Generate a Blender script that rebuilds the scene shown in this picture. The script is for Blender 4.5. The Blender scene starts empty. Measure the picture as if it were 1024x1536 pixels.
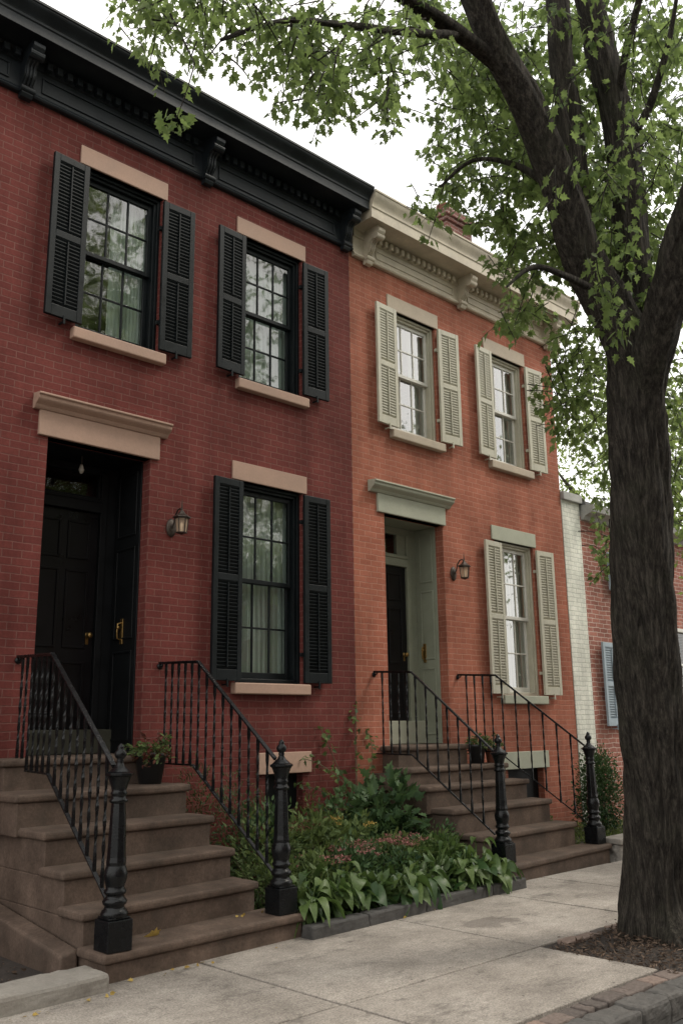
import bpy, math, random
import numpy as np
from mathutils import Vector, Matrix, noise as mnoise
random.seed(7); RS = np.random.RandomState(11)
SC = bpy.context.scene; COL = SC.collection
PI = math.pi; R = math.radians

# ------------------------------------------------------------------ camera
CAM = Vector((0.0, -7.425, 1.5)); YAW, PITCH, ROLL, FPX = 0.76487512, 0.23232524, -0.01348344, 1372.65
cy, sy, cp, sp = math.cos(YAW), math.sin(YAW), math.cos(PITCH), math.sin(PITCH)
FW = Vector((sy*cp, cy*cp, sp)); r0 = Vector((cy, -sy, 0)); u0 = r0.cross(FW)
RT = r0*math.cos(ROLL)+u0*math.sin(ROLL); UP = u0*math.cos(ROLL)-r0*math.sin(ROLL)
cd = bpy.data.cameras.new('camera'); cam = bpy.data.objects.new('camera', cd); COL.objects.link(cam)
m = Matrix((RT, UP, -FW)).transposed().to_4x4(); m.translation = CAM
cam.matrix_world = m
cd.sensor_fit = 'HORIZONTAL'; cd.sensor_width = 36; cd.lens = FPX/1024*36; cd.clip_end = 2000; cd.clip_start = .05
SC.camera = cam
def at(px, py, d):                       # a point of the place, d metres in front of the photographer
    v = FW*FPX+RT*(px-512)-UP*(py-768)
    return CAM+v*(d/FPX)

# ------------------------------------------------------------------ materials
def new_mat(name):
    m = bpy.data.materials.new(name); m.use_nodes = True
    nt = m.node_tree; nt.nodes.clear()
    out = nt.nodes.new('ShaderNodeOutputMaterial')
    return m, nt, out
def N(nt, t, **k):
    n = nt.nodes.new(t)
    for a, b in k.items():
        if a.startswith('_'): n.inputs[a[1:].replace('_', ' ')].default_value = b
        else: setattr(n, a, b)
    return n
def L(nt, a, b): nt.links.new(a, b)
def ramp(nt, fac, stops):
    r = nt.nodes.new('ShaderNodeValToRGB'); e = r.color_ramp.elements
    while len(e) < len(stops): e.new(.5)
    for i, (p, c) in enumerate(stops):
        e[i].position = p; e[i].color = c if len(c) == 4 else (*c, 1)
    L(nt, fac, r.inputs[0]); return r.outputs[0]
def g(v): return (v, v, v, 1)
def mul(nt, a, b, f=1.0):
    x = N(nt, 'ShaderNodeMix', data_type='RGBA', blend_type='MULTIPLY'); x.inputs[0].default_value = f
    L(nt, a, x.inputs[6]); L(nt, b, x.inputs[7]); return x.outputs[2]
def mixc(nt, fac, a, b):
    x = N(nt, 'ShaderNodeMix', data_type='RGBA')
    L(nt, fac, x.inputs[0])
    for s, i in ((a, 6), (b, 7)):
        if isinstance(s, tuple): x.inputs[i].default_value = s if len(s) == 4 else (*s, 1)
        else: L(nt, s, x.inputs[i])
    return x.outputs[2]
def noise(nt, vec, scale, detail=4, rough=.6, stretch=None):
    if stretch:
        mp = N(nt, 'ShaderNodeMapping'); mp.inputs['Scale'].default_value = stretch; L(nt, vec, mp.inputs[0]); vec = mp.outputs[0]
    n = N(nt, 'ShaderNodeTexNoise'); n.inputs['Scale'].default_value = scale; n.inputs['Detail'].default_value = detail
    n.inputs['Roughness'].default_value = rough; L(nt, vec, n.inputs['Vector']); return n.outputs['Fac']
def bump(nt, h, strength, dist=.01, nrm=None):
    b = N(nt, 'ShaderNodeBump'); b.inputs['Strength'].default_value = strength; b.inputs['Distance'].default_value = dist
    L(nt, h, b.inputs['Height'])
    if nrm: L(nt, nrm, b.inputs['Normal'])
    return b.outputs[0]
def principled(nt, out, col, rough=.8, nrm=None, metal=0, spec=.5):
    p = N(nt, 'ShaderNodeBsdfPrincipled')
    if isinstance(col, tuple): p.inputs['Base Color'].default_value = (*col[:3], 1)
    else: L(nt, col, p.inputs['Base Color'])
    if isinstance(rough, (int, float)): p.inputs['Roughness'].default_value = rough
    else: L(nt, rough, p.inputs['Roughness'])
    p.inputs['Metallic'].default_value = metal; p.inputs['Specular IOR Level'].default_value = spec
    if nrm: L(nt, nrm, p.inputs['Normal'])
    L(nt, p.outputs[0], out.inputs[0]); return p
def pos(nt): return N(nt, 'ShaderNodeNewGeometry').outputs['Position']

def brick_mat(name, c1, c2, mortar, course=.0685, length=.208, msize=.006, bumpk=.7, rough=.75, wob=.006, soot=.25, patch=None):
    m, nt, out = new_mat(name); P = pos(nt)
    s = N(nt, 'ShaderNodeSeparateXYZ'); L(nt, P, s.inputs[0])
    a = N(nt, 'ShaderNodeMath', operation='ADD'); L(nt, s.outputs[0], a.inputs[0]); L(nt, s.outputs[1], a.inputs[1])
    c = N(nt, 'ShaderNodeCombineXYZ'); L(nt, a.outputs[0], c.inputs[0]); L(nt, s.outputs[2], c.inputs[1])
    nz = N(nt, 'ShaderNodeTexNoise'); nz.inputs['Scale'].default_value = 7; nz.inputs['Detail'].default_value = 3; L(nt, P, nz.inputs['Vector'])
    sub = N(nt, 'ShaderNodeVectorMath', operation='SUBTRACT'); L(nt, nz.outputs['Color'], sub.inputs[0]); sub.inputs[1].default_value = (.5, .5, .5)
    sca = N(nt, 'ShaderNodeVectorMath', operation='SCALE'); L(nt, sub.outputs[0], sca.inputs[0]); sca.inputs['Scale'].default_value = wob*4
    ad = N(nt, 'ShaderNodeVectorMath', operation='ADD'); L(nt, c.outputs[0], ad.inputs[0]); L(nt, sca.outputs[0], ad.inputs[1])
    b = N(nt, 'ShaderNodeTexBrick'); L(nt, ad.outputs[0], b.inputs['Vector'])
    b.inputs['Scale'].default_value = 1; b.inputs['Brick Width'].default_value = length; b.inputs['Row Height'].default_value = course
    b.inputs['Mortar Size'].default_value = msize; b.inputs['Mortar Smooth'].default_value = .35; b.offset = .5
    b.inputs['Color1'].default_value = (*c1, 1); b.inputs['Color2'].default_value = (*c2, 1); b.inputs['Mortar'].default_value = (*mortar, 1)
    col = b.outputs['Color']
    big = noise(nt, P, .9, 5, .6); col = mul(nt, col, ramp(nt, big, [(.3, g(.72)), (.7, g(1.18))]))
    fine = noise(nt, P, 38, 5, .7); col = mul(nt, col, ramp(nt, fine, [(.3, g(.86)), (.7, g(1.12))]))
    st = noise(nt, P, 1.6, 5, .65, (1.5, 1.5, .22)); col = mul(nt, col, ramp(nt, st, [(.35, g(1-soot)), (.6, g(1.05))]))
    if patch:
        pf = ramp(nt, noise(nt, P, 2.3, 6, .7), [(.56, g(0)), (.7, g(.6))]); col = mixc(nt, pf, col, patch)
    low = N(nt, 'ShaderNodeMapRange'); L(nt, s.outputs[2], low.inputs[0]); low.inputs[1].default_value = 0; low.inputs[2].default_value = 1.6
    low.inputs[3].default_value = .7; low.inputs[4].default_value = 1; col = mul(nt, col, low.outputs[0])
    inv = N(nt, 'ShaderNodeMath', operation='SUBTRACT'); inv.inputs[0].default_value = 1; L(nt, b.outputs['Fac'], inv.inputs[1])
    n1 = bump(nt, fine, .35, .006); nn = bump(nt, inv.outputs[0], bumpk, .008, n1)
    principled(nt, out, col, rough+.1, nn, spec=.12); return m
def plain(name, col, rough=.6, var=.25, scale=6, bumpk=.25, bscale=60, metal=0, dirt=None, spec=.5, streak=False):
    m, nt, out = new_mat(name); P = pos(nt)
    n1 = noise(nt, P, scale, 6, .65, (1, 1, .25) if streak else None)
    c = N(nt, 'ShaderNodeRGB'); c.outputs[0].default_value = (*col, 1)
    cc = mul(nt, c.outputs[0], ramp(nt, n1, [(.3, g(1-var)), (.72, g(1+var*.6))]))
    n2 = noise(nt, P, bscale, 5, .7)
    cc = mul(nt, cc, ramp(nt, n2, [(.3, g(1-var*.5)), (.7, g(1+var*.4))]))
    if dirt:
        n3 = noise(nt, P, scale*.5+1, 6, .72); cc = mixc(nt, ramp(nt, n3, [(.5, g(0)), (.75, g(.75))]), cc, dirt)
    rr = ramp(nt, n1, [(.3, g(max(0, rough-.1))), (.7, g(min(1, rough+.12)))])
    principled(nt, out, cc, rr, bump(nt, n2, bumpk, .004), metal, spec); return m
M = {}
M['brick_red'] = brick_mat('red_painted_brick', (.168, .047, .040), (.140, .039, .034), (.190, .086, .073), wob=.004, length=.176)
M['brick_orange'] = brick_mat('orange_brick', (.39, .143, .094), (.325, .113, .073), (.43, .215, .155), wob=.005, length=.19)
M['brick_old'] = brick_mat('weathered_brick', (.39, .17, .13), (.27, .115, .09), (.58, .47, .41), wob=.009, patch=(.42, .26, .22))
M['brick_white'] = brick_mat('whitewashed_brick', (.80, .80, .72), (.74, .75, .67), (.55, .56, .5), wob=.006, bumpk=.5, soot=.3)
M['brick_chimney'] = brick_mat('chimney_brick', (.24, .11, .09), (.15, .075, .065), (.36, .29, .26), wob=.008)
M['brownstone'] = plain('brownstone', (.125, .090, .070), .8, .5, 3.5, .7, 50, dirt=(.062, .05, .04), spec=.2)
M['tan_stone'] = plain('tan_painted_stone', (.40, .265, .20), .75, .16, 2.2, .35, 50)
M['sage_stone'] = plain('sage_painted_stone', (.37, .38, .30), .7, .15, 2.5, .3, 50)
M['beige_stone'] = plain('beige_painted_stone', (.42, .35, .27), .7, .18, 2.5, .3, 50)
M['black_paint'] = plain('black_green_paint', (.007, .010, .0115), .45, .35, 5, .15, 70, spec=.2)
M['black_dull'] = plain('dull_black_paint', (.007, .008, .009), .5, .3, 5, .2, 60, spec=.2)
M['cornice_black'] = plain('black_cornice_paint', (.012, .016, .020), .4, .45, 3, .2, 60, dirt=(.028, .032, .034), spec=.3)
M['iron'] = plain('glossy_black_iron', (.005, .006, .007), .25, .3, 9, .35, 90, spec=.28)
M['cream_paint'] = plain('cream_paint', (.52, .46, .36), .55, .22, 3, .2, 60, dirt=(.3, .25, .18))
M['sage_paint'] = plain('sage_paint', (.46, .44, .35), .5, .15, 4, .2, 60)
M['sage_dark'] = plain('sage_jamb_paint', (.26, .28, .215), .5, .15, 4, .2, 60)
M['white_paint'] = plain('white_sash_paint', (.62, .61, .56), .45, .1, 4, .15, 60)
M['blue_paint'] = plain('blue_shutter_paint', (.30, .37, .42), .55, .2, 4, .2, 60)
M['grey_wood'] = plain('grey_weathered_wood', (.36, .36, .34), .7, .3, 4, .3, 60)
M['door_black'] = plain('black_door_paint', (.005, .005, .006), .35, .3, 4, .15, 50, spec=.25)
M['sill_dark'] = plain('mossy_dark_sill', (.045, .045, .03), .7, .3, 5, .3, 60)
M['brass'] = plain('aged_brass', (.33, .21, .075), .35, .4, 20, .2, 90, metal=.9)
M['bronze'] = plain('aged_bronze', (.07, .055, .045), .45, .5, 20, .3, 90, metal=.6)
M['granite'] = plain('dark_stone_kerb', (.062, .059, .056), .8, .35, 6, .7, 45, dirt=(.05, .05, .045))
M['kerbstone'] = plain('street_kerb_stone', (.088, .082, .075), .8, .35, 5, .8, 40, dirt=(.07, .07, .065))
M['old_concrete'] = plain('old_concrete', (.27, .25, .22), .85, .28, 4, .7, 60, dirt=(.15, .13, .11))
M['rough_stone'] = plain('rough_wall_stone', (.3, .28, .25), .85, .4, 6, 1.0, 25, dirt=(.15, .13, .12))
M['roof'] = plain('roof_felt', (.12, .12, .12), .8, .2, 2, .4, 30)
M['asphalt'] = plain('asphalt', (.05, .05, .05), .85, .3, 2, .6, 150)
M['soil'] = plain('dark_soil', (.038, .03, .025), .95, .5, 6, 1.0, 40)
M['earth'] = plain('earth', (.10, .09, .06), .95, .4, .5, .8, 10)
M['terracotta'] = plain('terracotta', (.2, .075, .045), .7, .3, 12, .3, 60)
M['plastic_pot'] = plain('dark_plastic_pot', (.02, .021, .022), .45, .25, 9, .15, 60)
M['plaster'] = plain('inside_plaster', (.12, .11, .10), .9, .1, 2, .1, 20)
M['stem'] = plain('plant_stem', (.10, .09, .045), .8, .3, 10, .3, 50)

def sidewalk_mat():
    m, nt, out = new_mat('concrete_paving'); P = pos(nt)
    c = ramp(nt, noise(nt, P, 1.3, 7, .68), [(.3, (.20, .178, .155)), (.5, (.295, .265, .232)), (.72, (.385, .35, .31))])
    sp = noise(nt, P, 75, 4, .85); c = mul(nt, c, ramp(nt, sp, [(.32, g(.5)), (.5, g(1.0)), (.66, g(1.45))]))
    md = noise(nt, P, 22, 5, .75); c = mul(nt, c, ramp(nt, md, [(.3, g(.82)), (.7, g(1.15))]))
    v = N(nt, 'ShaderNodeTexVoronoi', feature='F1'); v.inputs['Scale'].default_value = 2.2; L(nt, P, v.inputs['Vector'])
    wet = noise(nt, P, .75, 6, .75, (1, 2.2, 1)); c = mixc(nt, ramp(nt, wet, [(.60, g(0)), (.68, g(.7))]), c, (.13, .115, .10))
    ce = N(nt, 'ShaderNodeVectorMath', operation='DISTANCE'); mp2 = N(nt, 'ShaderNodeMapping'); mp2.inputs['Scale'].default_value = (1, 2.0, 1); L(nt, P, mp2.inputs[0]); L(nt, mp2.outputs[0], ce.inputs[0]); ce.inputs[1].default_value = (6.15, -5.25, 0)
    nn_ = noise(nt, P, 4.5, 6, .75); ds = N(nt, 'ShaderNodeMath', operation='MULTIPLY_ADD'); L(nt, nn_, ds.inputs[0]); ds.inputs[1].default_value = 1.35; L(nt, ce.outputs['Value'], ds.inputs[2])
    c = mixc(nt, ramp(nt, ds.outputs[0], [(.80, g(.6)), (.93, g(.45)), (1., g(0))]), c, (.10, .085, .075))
    bl = noise(nt, P, 3.2, 6, .8, (1, 1.6, 1)); c = mul(nt, c, ramp(nt, bl, [(.36, g(.62)), (.44, g(.92)), (.6, g(1.08))]))
    sp2 = N(nt, 'ShaderNodeTexVoronoi', feature='F1'); sp2.inputs['Scale'].default_value = 5; L(nt, P, sp2.inputs['Vector'])
    c = mul(nt, c, ramp(nt, sp2.outputs['Distance'], [(.0, g(.25)), (.035, g(.35)), (.05, g(1))]))
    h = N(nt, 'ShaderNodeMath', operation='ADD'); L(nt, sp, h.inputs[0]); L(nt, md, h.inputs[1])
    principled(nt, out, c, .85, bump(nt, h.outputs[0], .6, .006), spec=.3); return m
M['concrete'] = sidewalk_mat()

def bark_mat():
    m, nt, out = new_mat('furrowed_bark'); P = pos(nt)
    w = noise(nt, P, 34, 7, .75, (1, 1, .09)); f = noise(nt, P, 110, 5, .7, (1, 1, .25))
    c = ramp(nt, w, [(.36, (.012, .010, .008)), (.5, (.050, .043, .035)), (.66, (.125, .110, .09))])
    c = mul(nt, c, ramp(nt, f, [(.3, g(.7)), (.7, g(1.3))]))
    moss = ramp(nt, noise(nt, P, 3, 5, .7), [(.5, g(0)), (.75, g(.5))]); c = mixc(nt, moss, c, (.055, .06, .035))
    h = N(nt, 'ShaderNodeMath', operation='MULTIPLY_ADD'); L(nt, w, h.inputs[0]); h.inputs[1].default_value = 2.2; L(nt, f, h.inputs[2])
    principled(nt, out, c, .9, bump(nt, h.outputs[0], 1.0, .03), spec=.25); return m
M['bark'] = bark_mat()

def leaf_mat(name, dark, light, trans, tk=.45, rough=.5, spec=.15):
    m, nt, out = new_mat(name)
    a = N(nt, 'ShaderNodeAttribute', attribute_name='tone')
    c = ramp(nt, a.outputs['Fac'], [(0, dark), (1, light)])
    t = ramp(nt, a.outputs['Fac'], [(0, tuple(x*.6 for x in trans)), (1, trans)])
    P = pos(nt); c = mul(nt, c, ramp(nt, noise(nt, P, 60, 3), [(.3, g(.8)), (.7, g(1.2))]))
    p = N(nt, 'ShaderNodeBsdfPrincipled'); L(nt, c, p.inputs['Base Color']); p.inputs['Roughness'].default_value = rough
    p.inputs['Specular IOR Level'].default_value = spec
    tr = N(nt, 'ShaderNodeBsdfTranslucent'); L(nt, t, tr.inputs[0])
    mx = N(nt, 'ShaderNodeMixShader'); mx.inputs[0].default_value = tk
    L(nt, p.outputs[0], mx.inputs[1]); L(nt, tr.outputs[0], mx.inputs[2]); L(nt, mx.outputs[0], out.inputs[0]); return m
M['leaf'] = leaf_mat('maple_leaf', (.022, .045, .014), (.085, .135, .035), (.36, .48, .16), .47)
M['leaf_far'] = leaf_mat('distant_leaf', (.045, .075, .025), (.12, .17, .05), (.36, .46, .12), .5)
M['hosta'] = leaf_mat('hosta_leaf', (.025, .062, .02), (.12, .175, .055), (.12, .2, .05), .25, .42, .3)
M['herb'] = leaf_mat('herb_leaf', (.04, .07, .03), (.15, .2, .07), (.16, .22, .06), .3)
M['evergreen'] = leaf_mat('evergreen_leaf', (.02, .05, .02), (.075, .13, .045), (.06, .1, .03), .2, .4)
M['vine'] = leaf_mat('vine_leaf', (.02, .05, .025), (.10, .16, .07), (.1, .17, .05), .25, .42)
M['pink'] = leaf_mat('dusty_pink_flower', (.18, .07, .07), (.42, .19, .17), (.25, .12, .1), .2)
M['yellow'] = leaf_mat('yellow_leaf', (.3, .2, .05), (.55, .4, .12), (.4, .28, .06), .2)
M['redleaf'] = leaf_mat('russet_leaf', (.07, .025, .02), (.16, .06, .04), (.16, .05, .03), .25)
M['chips'] = leaf_mat('wood_chip', (.03, .02, .015), (.16, .115, .085), (.02, .015, .01), .05, .9)
M['grass'] = leaf_mat('short_grass', (.05, .08, .02), (.16, .2, .06), (.15, .2, .05), .3)

def glass_mat(name, ior=.1, tint=(.82, .87, .84)):
    m, nt, out = new_mat(name); P = pos(nt)
    t = N(nt, 'ShaderNodeBsdfTransparent'); t.inputs[0].default_value = (*tint, 1)
    gl = N(nt, 'ShaderNodeBsdfGlossy'); gl.inputs['Roughness'].default_value = .035; gl.inputs[0].default_value = g(.95)
    b = bump(nt, noise(nt, P, 3.5, 2, .5), .12, .02); L(nt, b, gl.inputs['Normal'])
    ge = N(nt, 'ShaderNodeNewGeometry'); dt = N(nt, 'ShaderNodeVectorMath', operation='DOT_PRODUCT'); L(nt, ge.outputs['Incoming'], dt.inputs[0]); L(nt, b, dt.inputs[1])
    ab = N(nt, 'ShaderNodeMath', operation='ABSOLUTE'); L(nt, dt.outputs['Value'], ab.inputs[0])
    om = N(nt, 'ShaderNodeMath', operation='SUBTRACT', use_clamp=True); om.inputs[0].default_value = 1; L(nt, ab.outputs[0], om.inputs[1])
    pw = N(nt, 'ShaderNodeMath', operation='POWER'); L(nt, om.outputs[0], pw.inputs[0]); pw.inputs[1].default_value = 4
    fr = N(nt, 'ShaderNodeMath', operation='MULTIPLY_ADD'); L(nt, pw.outputs[0], fr.inputs[0]); fr.inputs[1].default_value = 1-ior; fr.inputs[2].default_value = ior
    mx = N(nt, 'ShaderNodeMixShader'); L(nt, fr.outputs[0], mx.inputs[0]); L(nt, t.outputs[0], mx.inputs[1]); L(nt, gl.outputs[0], mx.inputs[2])
    L(nt, mx.outputs[0], out.inputs[0]); return m
M['glass'] = glass_mat('window_glass', .32)
M['glass_muted'] = glass_mat('muted_window_glass', .17, (.74, .82, .79))  # same kind of pane, reflection and tint turned down so the windows look darker
M['dim_glass'] = glass_mat('weak_reflection_glass', .05)  # reflection turned down in the material so the panes look dim
def frosty():
    m, nt, out = new_mat('lantern_glass'); t = N(nt, 'ShaderNodeBsdfTransparent'); d = N(nt, 'ShaderNodeBsdfTranslucent'); d.inputs[0].default_value = (.85, .72, .55, 1)
    e = N(nt, 'ShaderNodeBsdfPrincipled'); e.inputs['Base Color'].default_value = (.6, .5, .38, 1); e.inputs['Roughness'].default_value = .15
    a = N(nt, 'ShaderNodeMixShader'); a.inputs[0].default_value = .5; L(nt, d.outputs[0], a.inputs[1]); L(nt, e.outputs[0], a.inputs[2])
    b = N(nt, 'ShaderNodeMixShader'); b.inputs[0].default_value = .55; L(nt, t.outputs[0], b.inputs[1]); L(nt, a.outputs[0], b.inputs[2]); L(nt, b.outputs[0], out.inputs[0]); return m
M['lamp_glass'] = frosty()
def cloth_mat():
    m, nt, out = new_mat('sheer_curtain'); P = pos(nt)
    s = N(nt, 'ShaderNodeSeparateXYZ'); L(nt, P, s.inputs[0])
    w = N(nt, 'ShaderNodeTexWave'); w.inputs['Scale'].default_value = 9; w.inputs['Distortion'].default_value = 2.5; w.inputs['Detail'].default_value = 2
    mp = N(nt, 'ShaderNodeMapping'); mp.inputs['Scale'].default_value = (1, 0, .08); L(nt, P, mp.inputs[0]); L(nt, mp.outputs[0], w.inputs['Vector'])
    c = ramp(nt, w.outputs['Fac'], [(0, (.5, .53, .49)), (1, (.72, .75, .70))])
    d = N(nt, 'ShaderNodeBsdfDiffuse'); L(nt, c, d.inputs[0]); tr = N(nt, 'ShaderNodeBsdfTranslucent'); L(nt, c, tr.inputs[0])
    mx = N(nt, 'ShaderNodeMixShader'); mx.inputs[0].default_value = .3; L(nt, d.outputs[0], mx.inputs[1]); L(nt, tr.outputs[0], mx.inputs[2])
    L(nt, mx.outputs[0], out.inputs[0]); return m
M['curtain'] = cloth_mat()
def glow_mat(name, col, s):
    m, nt, out = new_mat(name); e = N(nt, 'ShaderNodeEmission'); e.inputs[0].default_value = (*col, 1); e.inputs[1].default_value = s*.35
    L(nt, e.outputs[0], out.inputs[0]); return m
M['bulb'] = glow_mat('warm_dim_bulb', (1, .72, .45), 1.5)
M['frosted'] = plain('frosted_glass', (.45, .42, .36), .3, .1, 5, .1, 60)
def paver_mat():
    m, nt, out = new_mat('worn_paver'); a = N(nt, 'ShaderNodeAttribute', attribute_name='tone'); P = pos(nt)
    c = ramp(nt, a.outputs['Fac'], [(0, (.075, .066, .06)), (.5, (.15, .12, .105)), (1, (.25, .18, .145))])
    n = noise(nt, P, 40, 5, .7); c = mul(nt, c, ramp(nt, n, [(.3, g(.7)), (.7, g(1.25))]))
    principled(nt, out, c, .85, bump(nt, n, .6, .005), spec=.3); return m
M['paver'] = paver_mat()

# ------------------------------------------------------------------ mesh helpers
WLOC = {}
def wloc(o): return WLOC.get(o.name, Vector((0, 0, 0))) if o else Vector((0, 0, 0))
class MB:
    def __init__(s): s.v = []; s.f = []; s.sm = []
    def add(s, vs, fs, smooth=False):
        k = len(s.v); s.v += [tuple(v) for v in vs]; s.f += [tuple(i+k for i in f) for f in fs]; s.sm += [smooth]*len(fs); return s
    def box(s, x0, x1, y0, y1, z0, z1):
        if x0 > x1: x0, x1 = x1, x0
        if y0 > y1: y0, y1 = y1, y0
        v = [(x0,y0,z0),(x1,y0,z0),(x1,y1,z0),(x0,y1,z0),(x0,y0,z1),(x1,y0,z1),(x1,y1,z1),(x0,y1,z1)]
        return s.add(v, [(0,3,2,1),(4,5,6,7),(0,1,5,4),(1,2,6,5),(2,3,7,6),(3,0,4,7)])
    def prism(s, poly, z0, z1):          # poly: counter-clockwise (x, y)
        n = len(poly); v = [(x, y, z0) for x, y in poly]+[(x, y, z1) for x, y in poly]
        return s.add(v, [tuple(range(n))[::-1], tuple(range(n, 2*n))]+[(i, (i+1) % n, n+(i+1) % n, n+i) for i in range(n)])
    def extrude_x(s, prof, x0, x1, smooth=False):      # prof: closed (y, z)
        n = len(prof); v = [(x0, y, z) for y, z in prof]+[(x1, y, z) for y, z in prof]
        s.add(v, [tuple(range(n)), tuple(range(n, 2*n))[::-1]])
        return s.add(v, [(i, n+i, n+(i+1) % n, (i+1) % n) for i in range(n)], smooth)
    def lathe(s, prof, c=(0, 0, 0), seg=16, smooth=True, rot=0.):
        n = len(prof); v = []; f = []
        for r, z in prof:
            for k in range(seg):
                a = rot+2*PI*k/seg; v.append((c[0]+r*math.cos(a), c[1]+r*math.sin(a), c[2]+z))
        for i in range(n-1):
            for k in range(seg):
                k2 = (k+1) % seg; f.append((i*seg+k, i*seg+k2, (i+1)*seg+k2, (i+1)*seg+k))
        s.add(v, f, smooth); return s.add([v[k] for k in range(seg)]+[v[(n-1)*seg+k] for k in range(seg)], [tuple(range(seg))[::-1], tuple(range(seg, 2*seg))])
    def tube(s, pts, rad, seg=8, smooth=True, caps=True):
        pts = [Vector(p) for p in pts]; n = len(pts)
        rad = rad if isinstance(rad, (list, tuple)) else [rad]*n
        v = []; f = []; ref = None
        for i, p in enumerate(pts):
            t = (pts[min(i+1, n-1)]-pts[max(i-1, 0)]).normalized()
            if ref is None: ref = t.orthogonal().normalized()
            ref = (ref-t*ref.dot(t)).normalized(); b = t.cross(ref)
            for k in range(seg):
                a = 2*PI*k/seg; v.append(p+(ref*math.cos(a)+b*math.sin(a))*rad[i])
        for i in range(n-1):
            for k in range(seg):
                k2 = (k+1) % seg; f.append((i*seg+k, i*seg+k2, (i+1)*seg+k2, (i+1)*seg+k))
        s.add(v, f, smooth)
        if caps: s.add(v[:seg]+v[-seg:], [tuple(range(seg))[::-1], tuple(range(seg, 2*seg))])
        return s
    def bar(s, a, b, w, h):              # bar with a horizontal side direction
        a, b = Vector(a), Vector(b); t = (b-a).normalized(); side = t.cross(Vector((0, 0, 1))).normalized(); up = side.cross(t)
        v = []
        for p in (a, b):
            for i, j in ((-1, -1), (1, -1), (1, 1), (-1, 1)): v.append(p+side*i*w/2+up*j*h/2)
        return s.add(v, [(0,3,2,1),(4,5,6,7),(0,1,5,4),(1,2,6,5),(2,3,7,6),(3,0,4,7)])
    def build(s, name, mat, parent=None, bevel=0, seg=2, origin=None):
        off = wloc(parent) if origin is None else Vector(origin)
        me = bpy.data.meshes.new(name); me.from_pydata([(v[0]-off[0], v[1]-off[1], v[2]-off[2]) for v in s.v], [], s.f)
        me.polygons.foreach_set('use_smooth', s.sm); me.materials.append(mat); me.update()
        o = bpy.data.objects.new(name, me); COL.objects.link(o)
        o.parent = parent; o.location = off-wloc(parent); WLOC[o.name] = off
        if bevel:
            b = o.modifiers.new('bevel', 'BEVEL'); b.width = bevel; b.segments = seg; b.limit_method = 'ANGLE'; b.harden_normals = False
        return o
def worn(o, strength=.02, scale=.09, lev=3):
    b = o.modifiers.new('split', 'SUBSURF'); b.subdivision_type = 'SIMPLE'; b.levels = b.render_levels = lev
    t = bpy.data.textures.new('wear', 'CLOUDS'); t.noise_scale = scale; t.noise_depth = 3
    d = o.modifiers.new('wear', 'DISPLACE'); d.texture = t; d.strength = strength; d.mid_level = .5; d.texture_coords = 'GLOBAL'
    return o
def tag(o, label=None, cat=None, group=None, kind=None):
    for k, v in (('label', label), ('category', cat), ('group', group), ('kind', kind)):
        if v: o[k] = v
    return o
def empty(name, loc, label=None, cat=None, group=None):
    o = bpy.data.objects.new(name, None); COL.objects.link(o); o.location = loc; WLOC[o.name] = Vector(loc); o.empty_display_size = .2
    return tag(o, label, cat, group)
def copy_tree(o, parent=None):
    c = o.copy(); COL.objects.link(c)
    if parent: c.parent = parent
    for ch in list(o.children): copy_tree(ch, c)
    return c
def struct(mb, name, mat, **k): return tag(mb.build(name, mat, **k), kind='structure')

# leaves: many small faces in one mesh, numpy
MAPLE = [[(0, 0), (.04, .10), (-.02, .25), (.18, .20), (.30, .44), (.42, .22), (.58, .30), (.64, .12), (1, 0)]]
OVAL = [[(0, 0), (.25, .2), (.55, .22), (1, 0)]]
LANCE = [[(0, 0), (.35, .12), (1, 0)]]
def leaves(name, P, D, S, shape, mat, parent=None, fold=.25, curl=.25, tone=None, origin=None):
    P = np.asarray(P, float); D = np.asarray(D, float); S = np.asarray(S, float); n = len(P)
    D = D/np.linalg.norm(D, axis=1, keepdims=True)
    r = RS.normal(size=(n, 3)); r[:, 2] += 1.2
    U = np.cross(r, D); U /= np.linalg.norm(U, axis=1, keepdims=True)+1e-9; W = np.cross(D, U)
    half = shape[0]; h = len(half)
    loc = [(u, v) for u, v in half]+[(u, -v) for u, v in half[1:-1]]
    u = np.array([a for a, b in loc]); v = np.array([b for a, b in loc]); k = len(loc)
    F = fold*RS.uniform(.3, 1.3, n); C = curl*RS.uniform(-.4, 1.3, n)
    X = P[:, None, :]+S[:, None, None]*(u[None, :, None]*D[:, None, :]+v[None, :, None]*U[:, None, :]
        + (np.abs(v)[None, :]*F[:, None]-(u**2)[None, :]*C[:, None])[:, :, None]*W[:, None, :])
    f1 = list(range(h)); f2 = [0]+list(range(h, k))+[h-1]; f2 = f2[::-1]
    li = np.concatenate([(np.arange(n)*k)[:, None]+np.array(f1)[None], (np.arange(n)*k)[:, None]+np.array(f2)[None]], axis=1).ravel()
    off = wloc(parent) if origin is None else Vector(origin)
    X = X-np.array(off)[None, None]
    me = bpy.data.meshes.new(name); me.vertices.add(n*k); me.vertices.foreach_set('co', X.ravel())
    me.loops.add(len(li)); me.loops.foreach_set('vertex_index', li.astype(np.int32))
    me.polygons.add(2*n); me.polygons.foreach_set('loop_start', (np.arange(2*n)*h).astype(np.int32))
    me.update(calc_edges=True)
    t = tone if tone is not None else RS.uniform(0, 1, n)
    at_ = me.attributes.new('tone', 'FLOAT', 'POINT'); at_.data.foreach_set('value', np.repeat(np.clip(t, 0, 1), k).astype(np.float32))
    me.materials.append(mat)
    o = bpy.data.objects.new(name, me); COL.objects.link(o); o.parent = parent; o.location = off-wloc(parent); WLOC[o.name] = off
    return o

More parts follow.
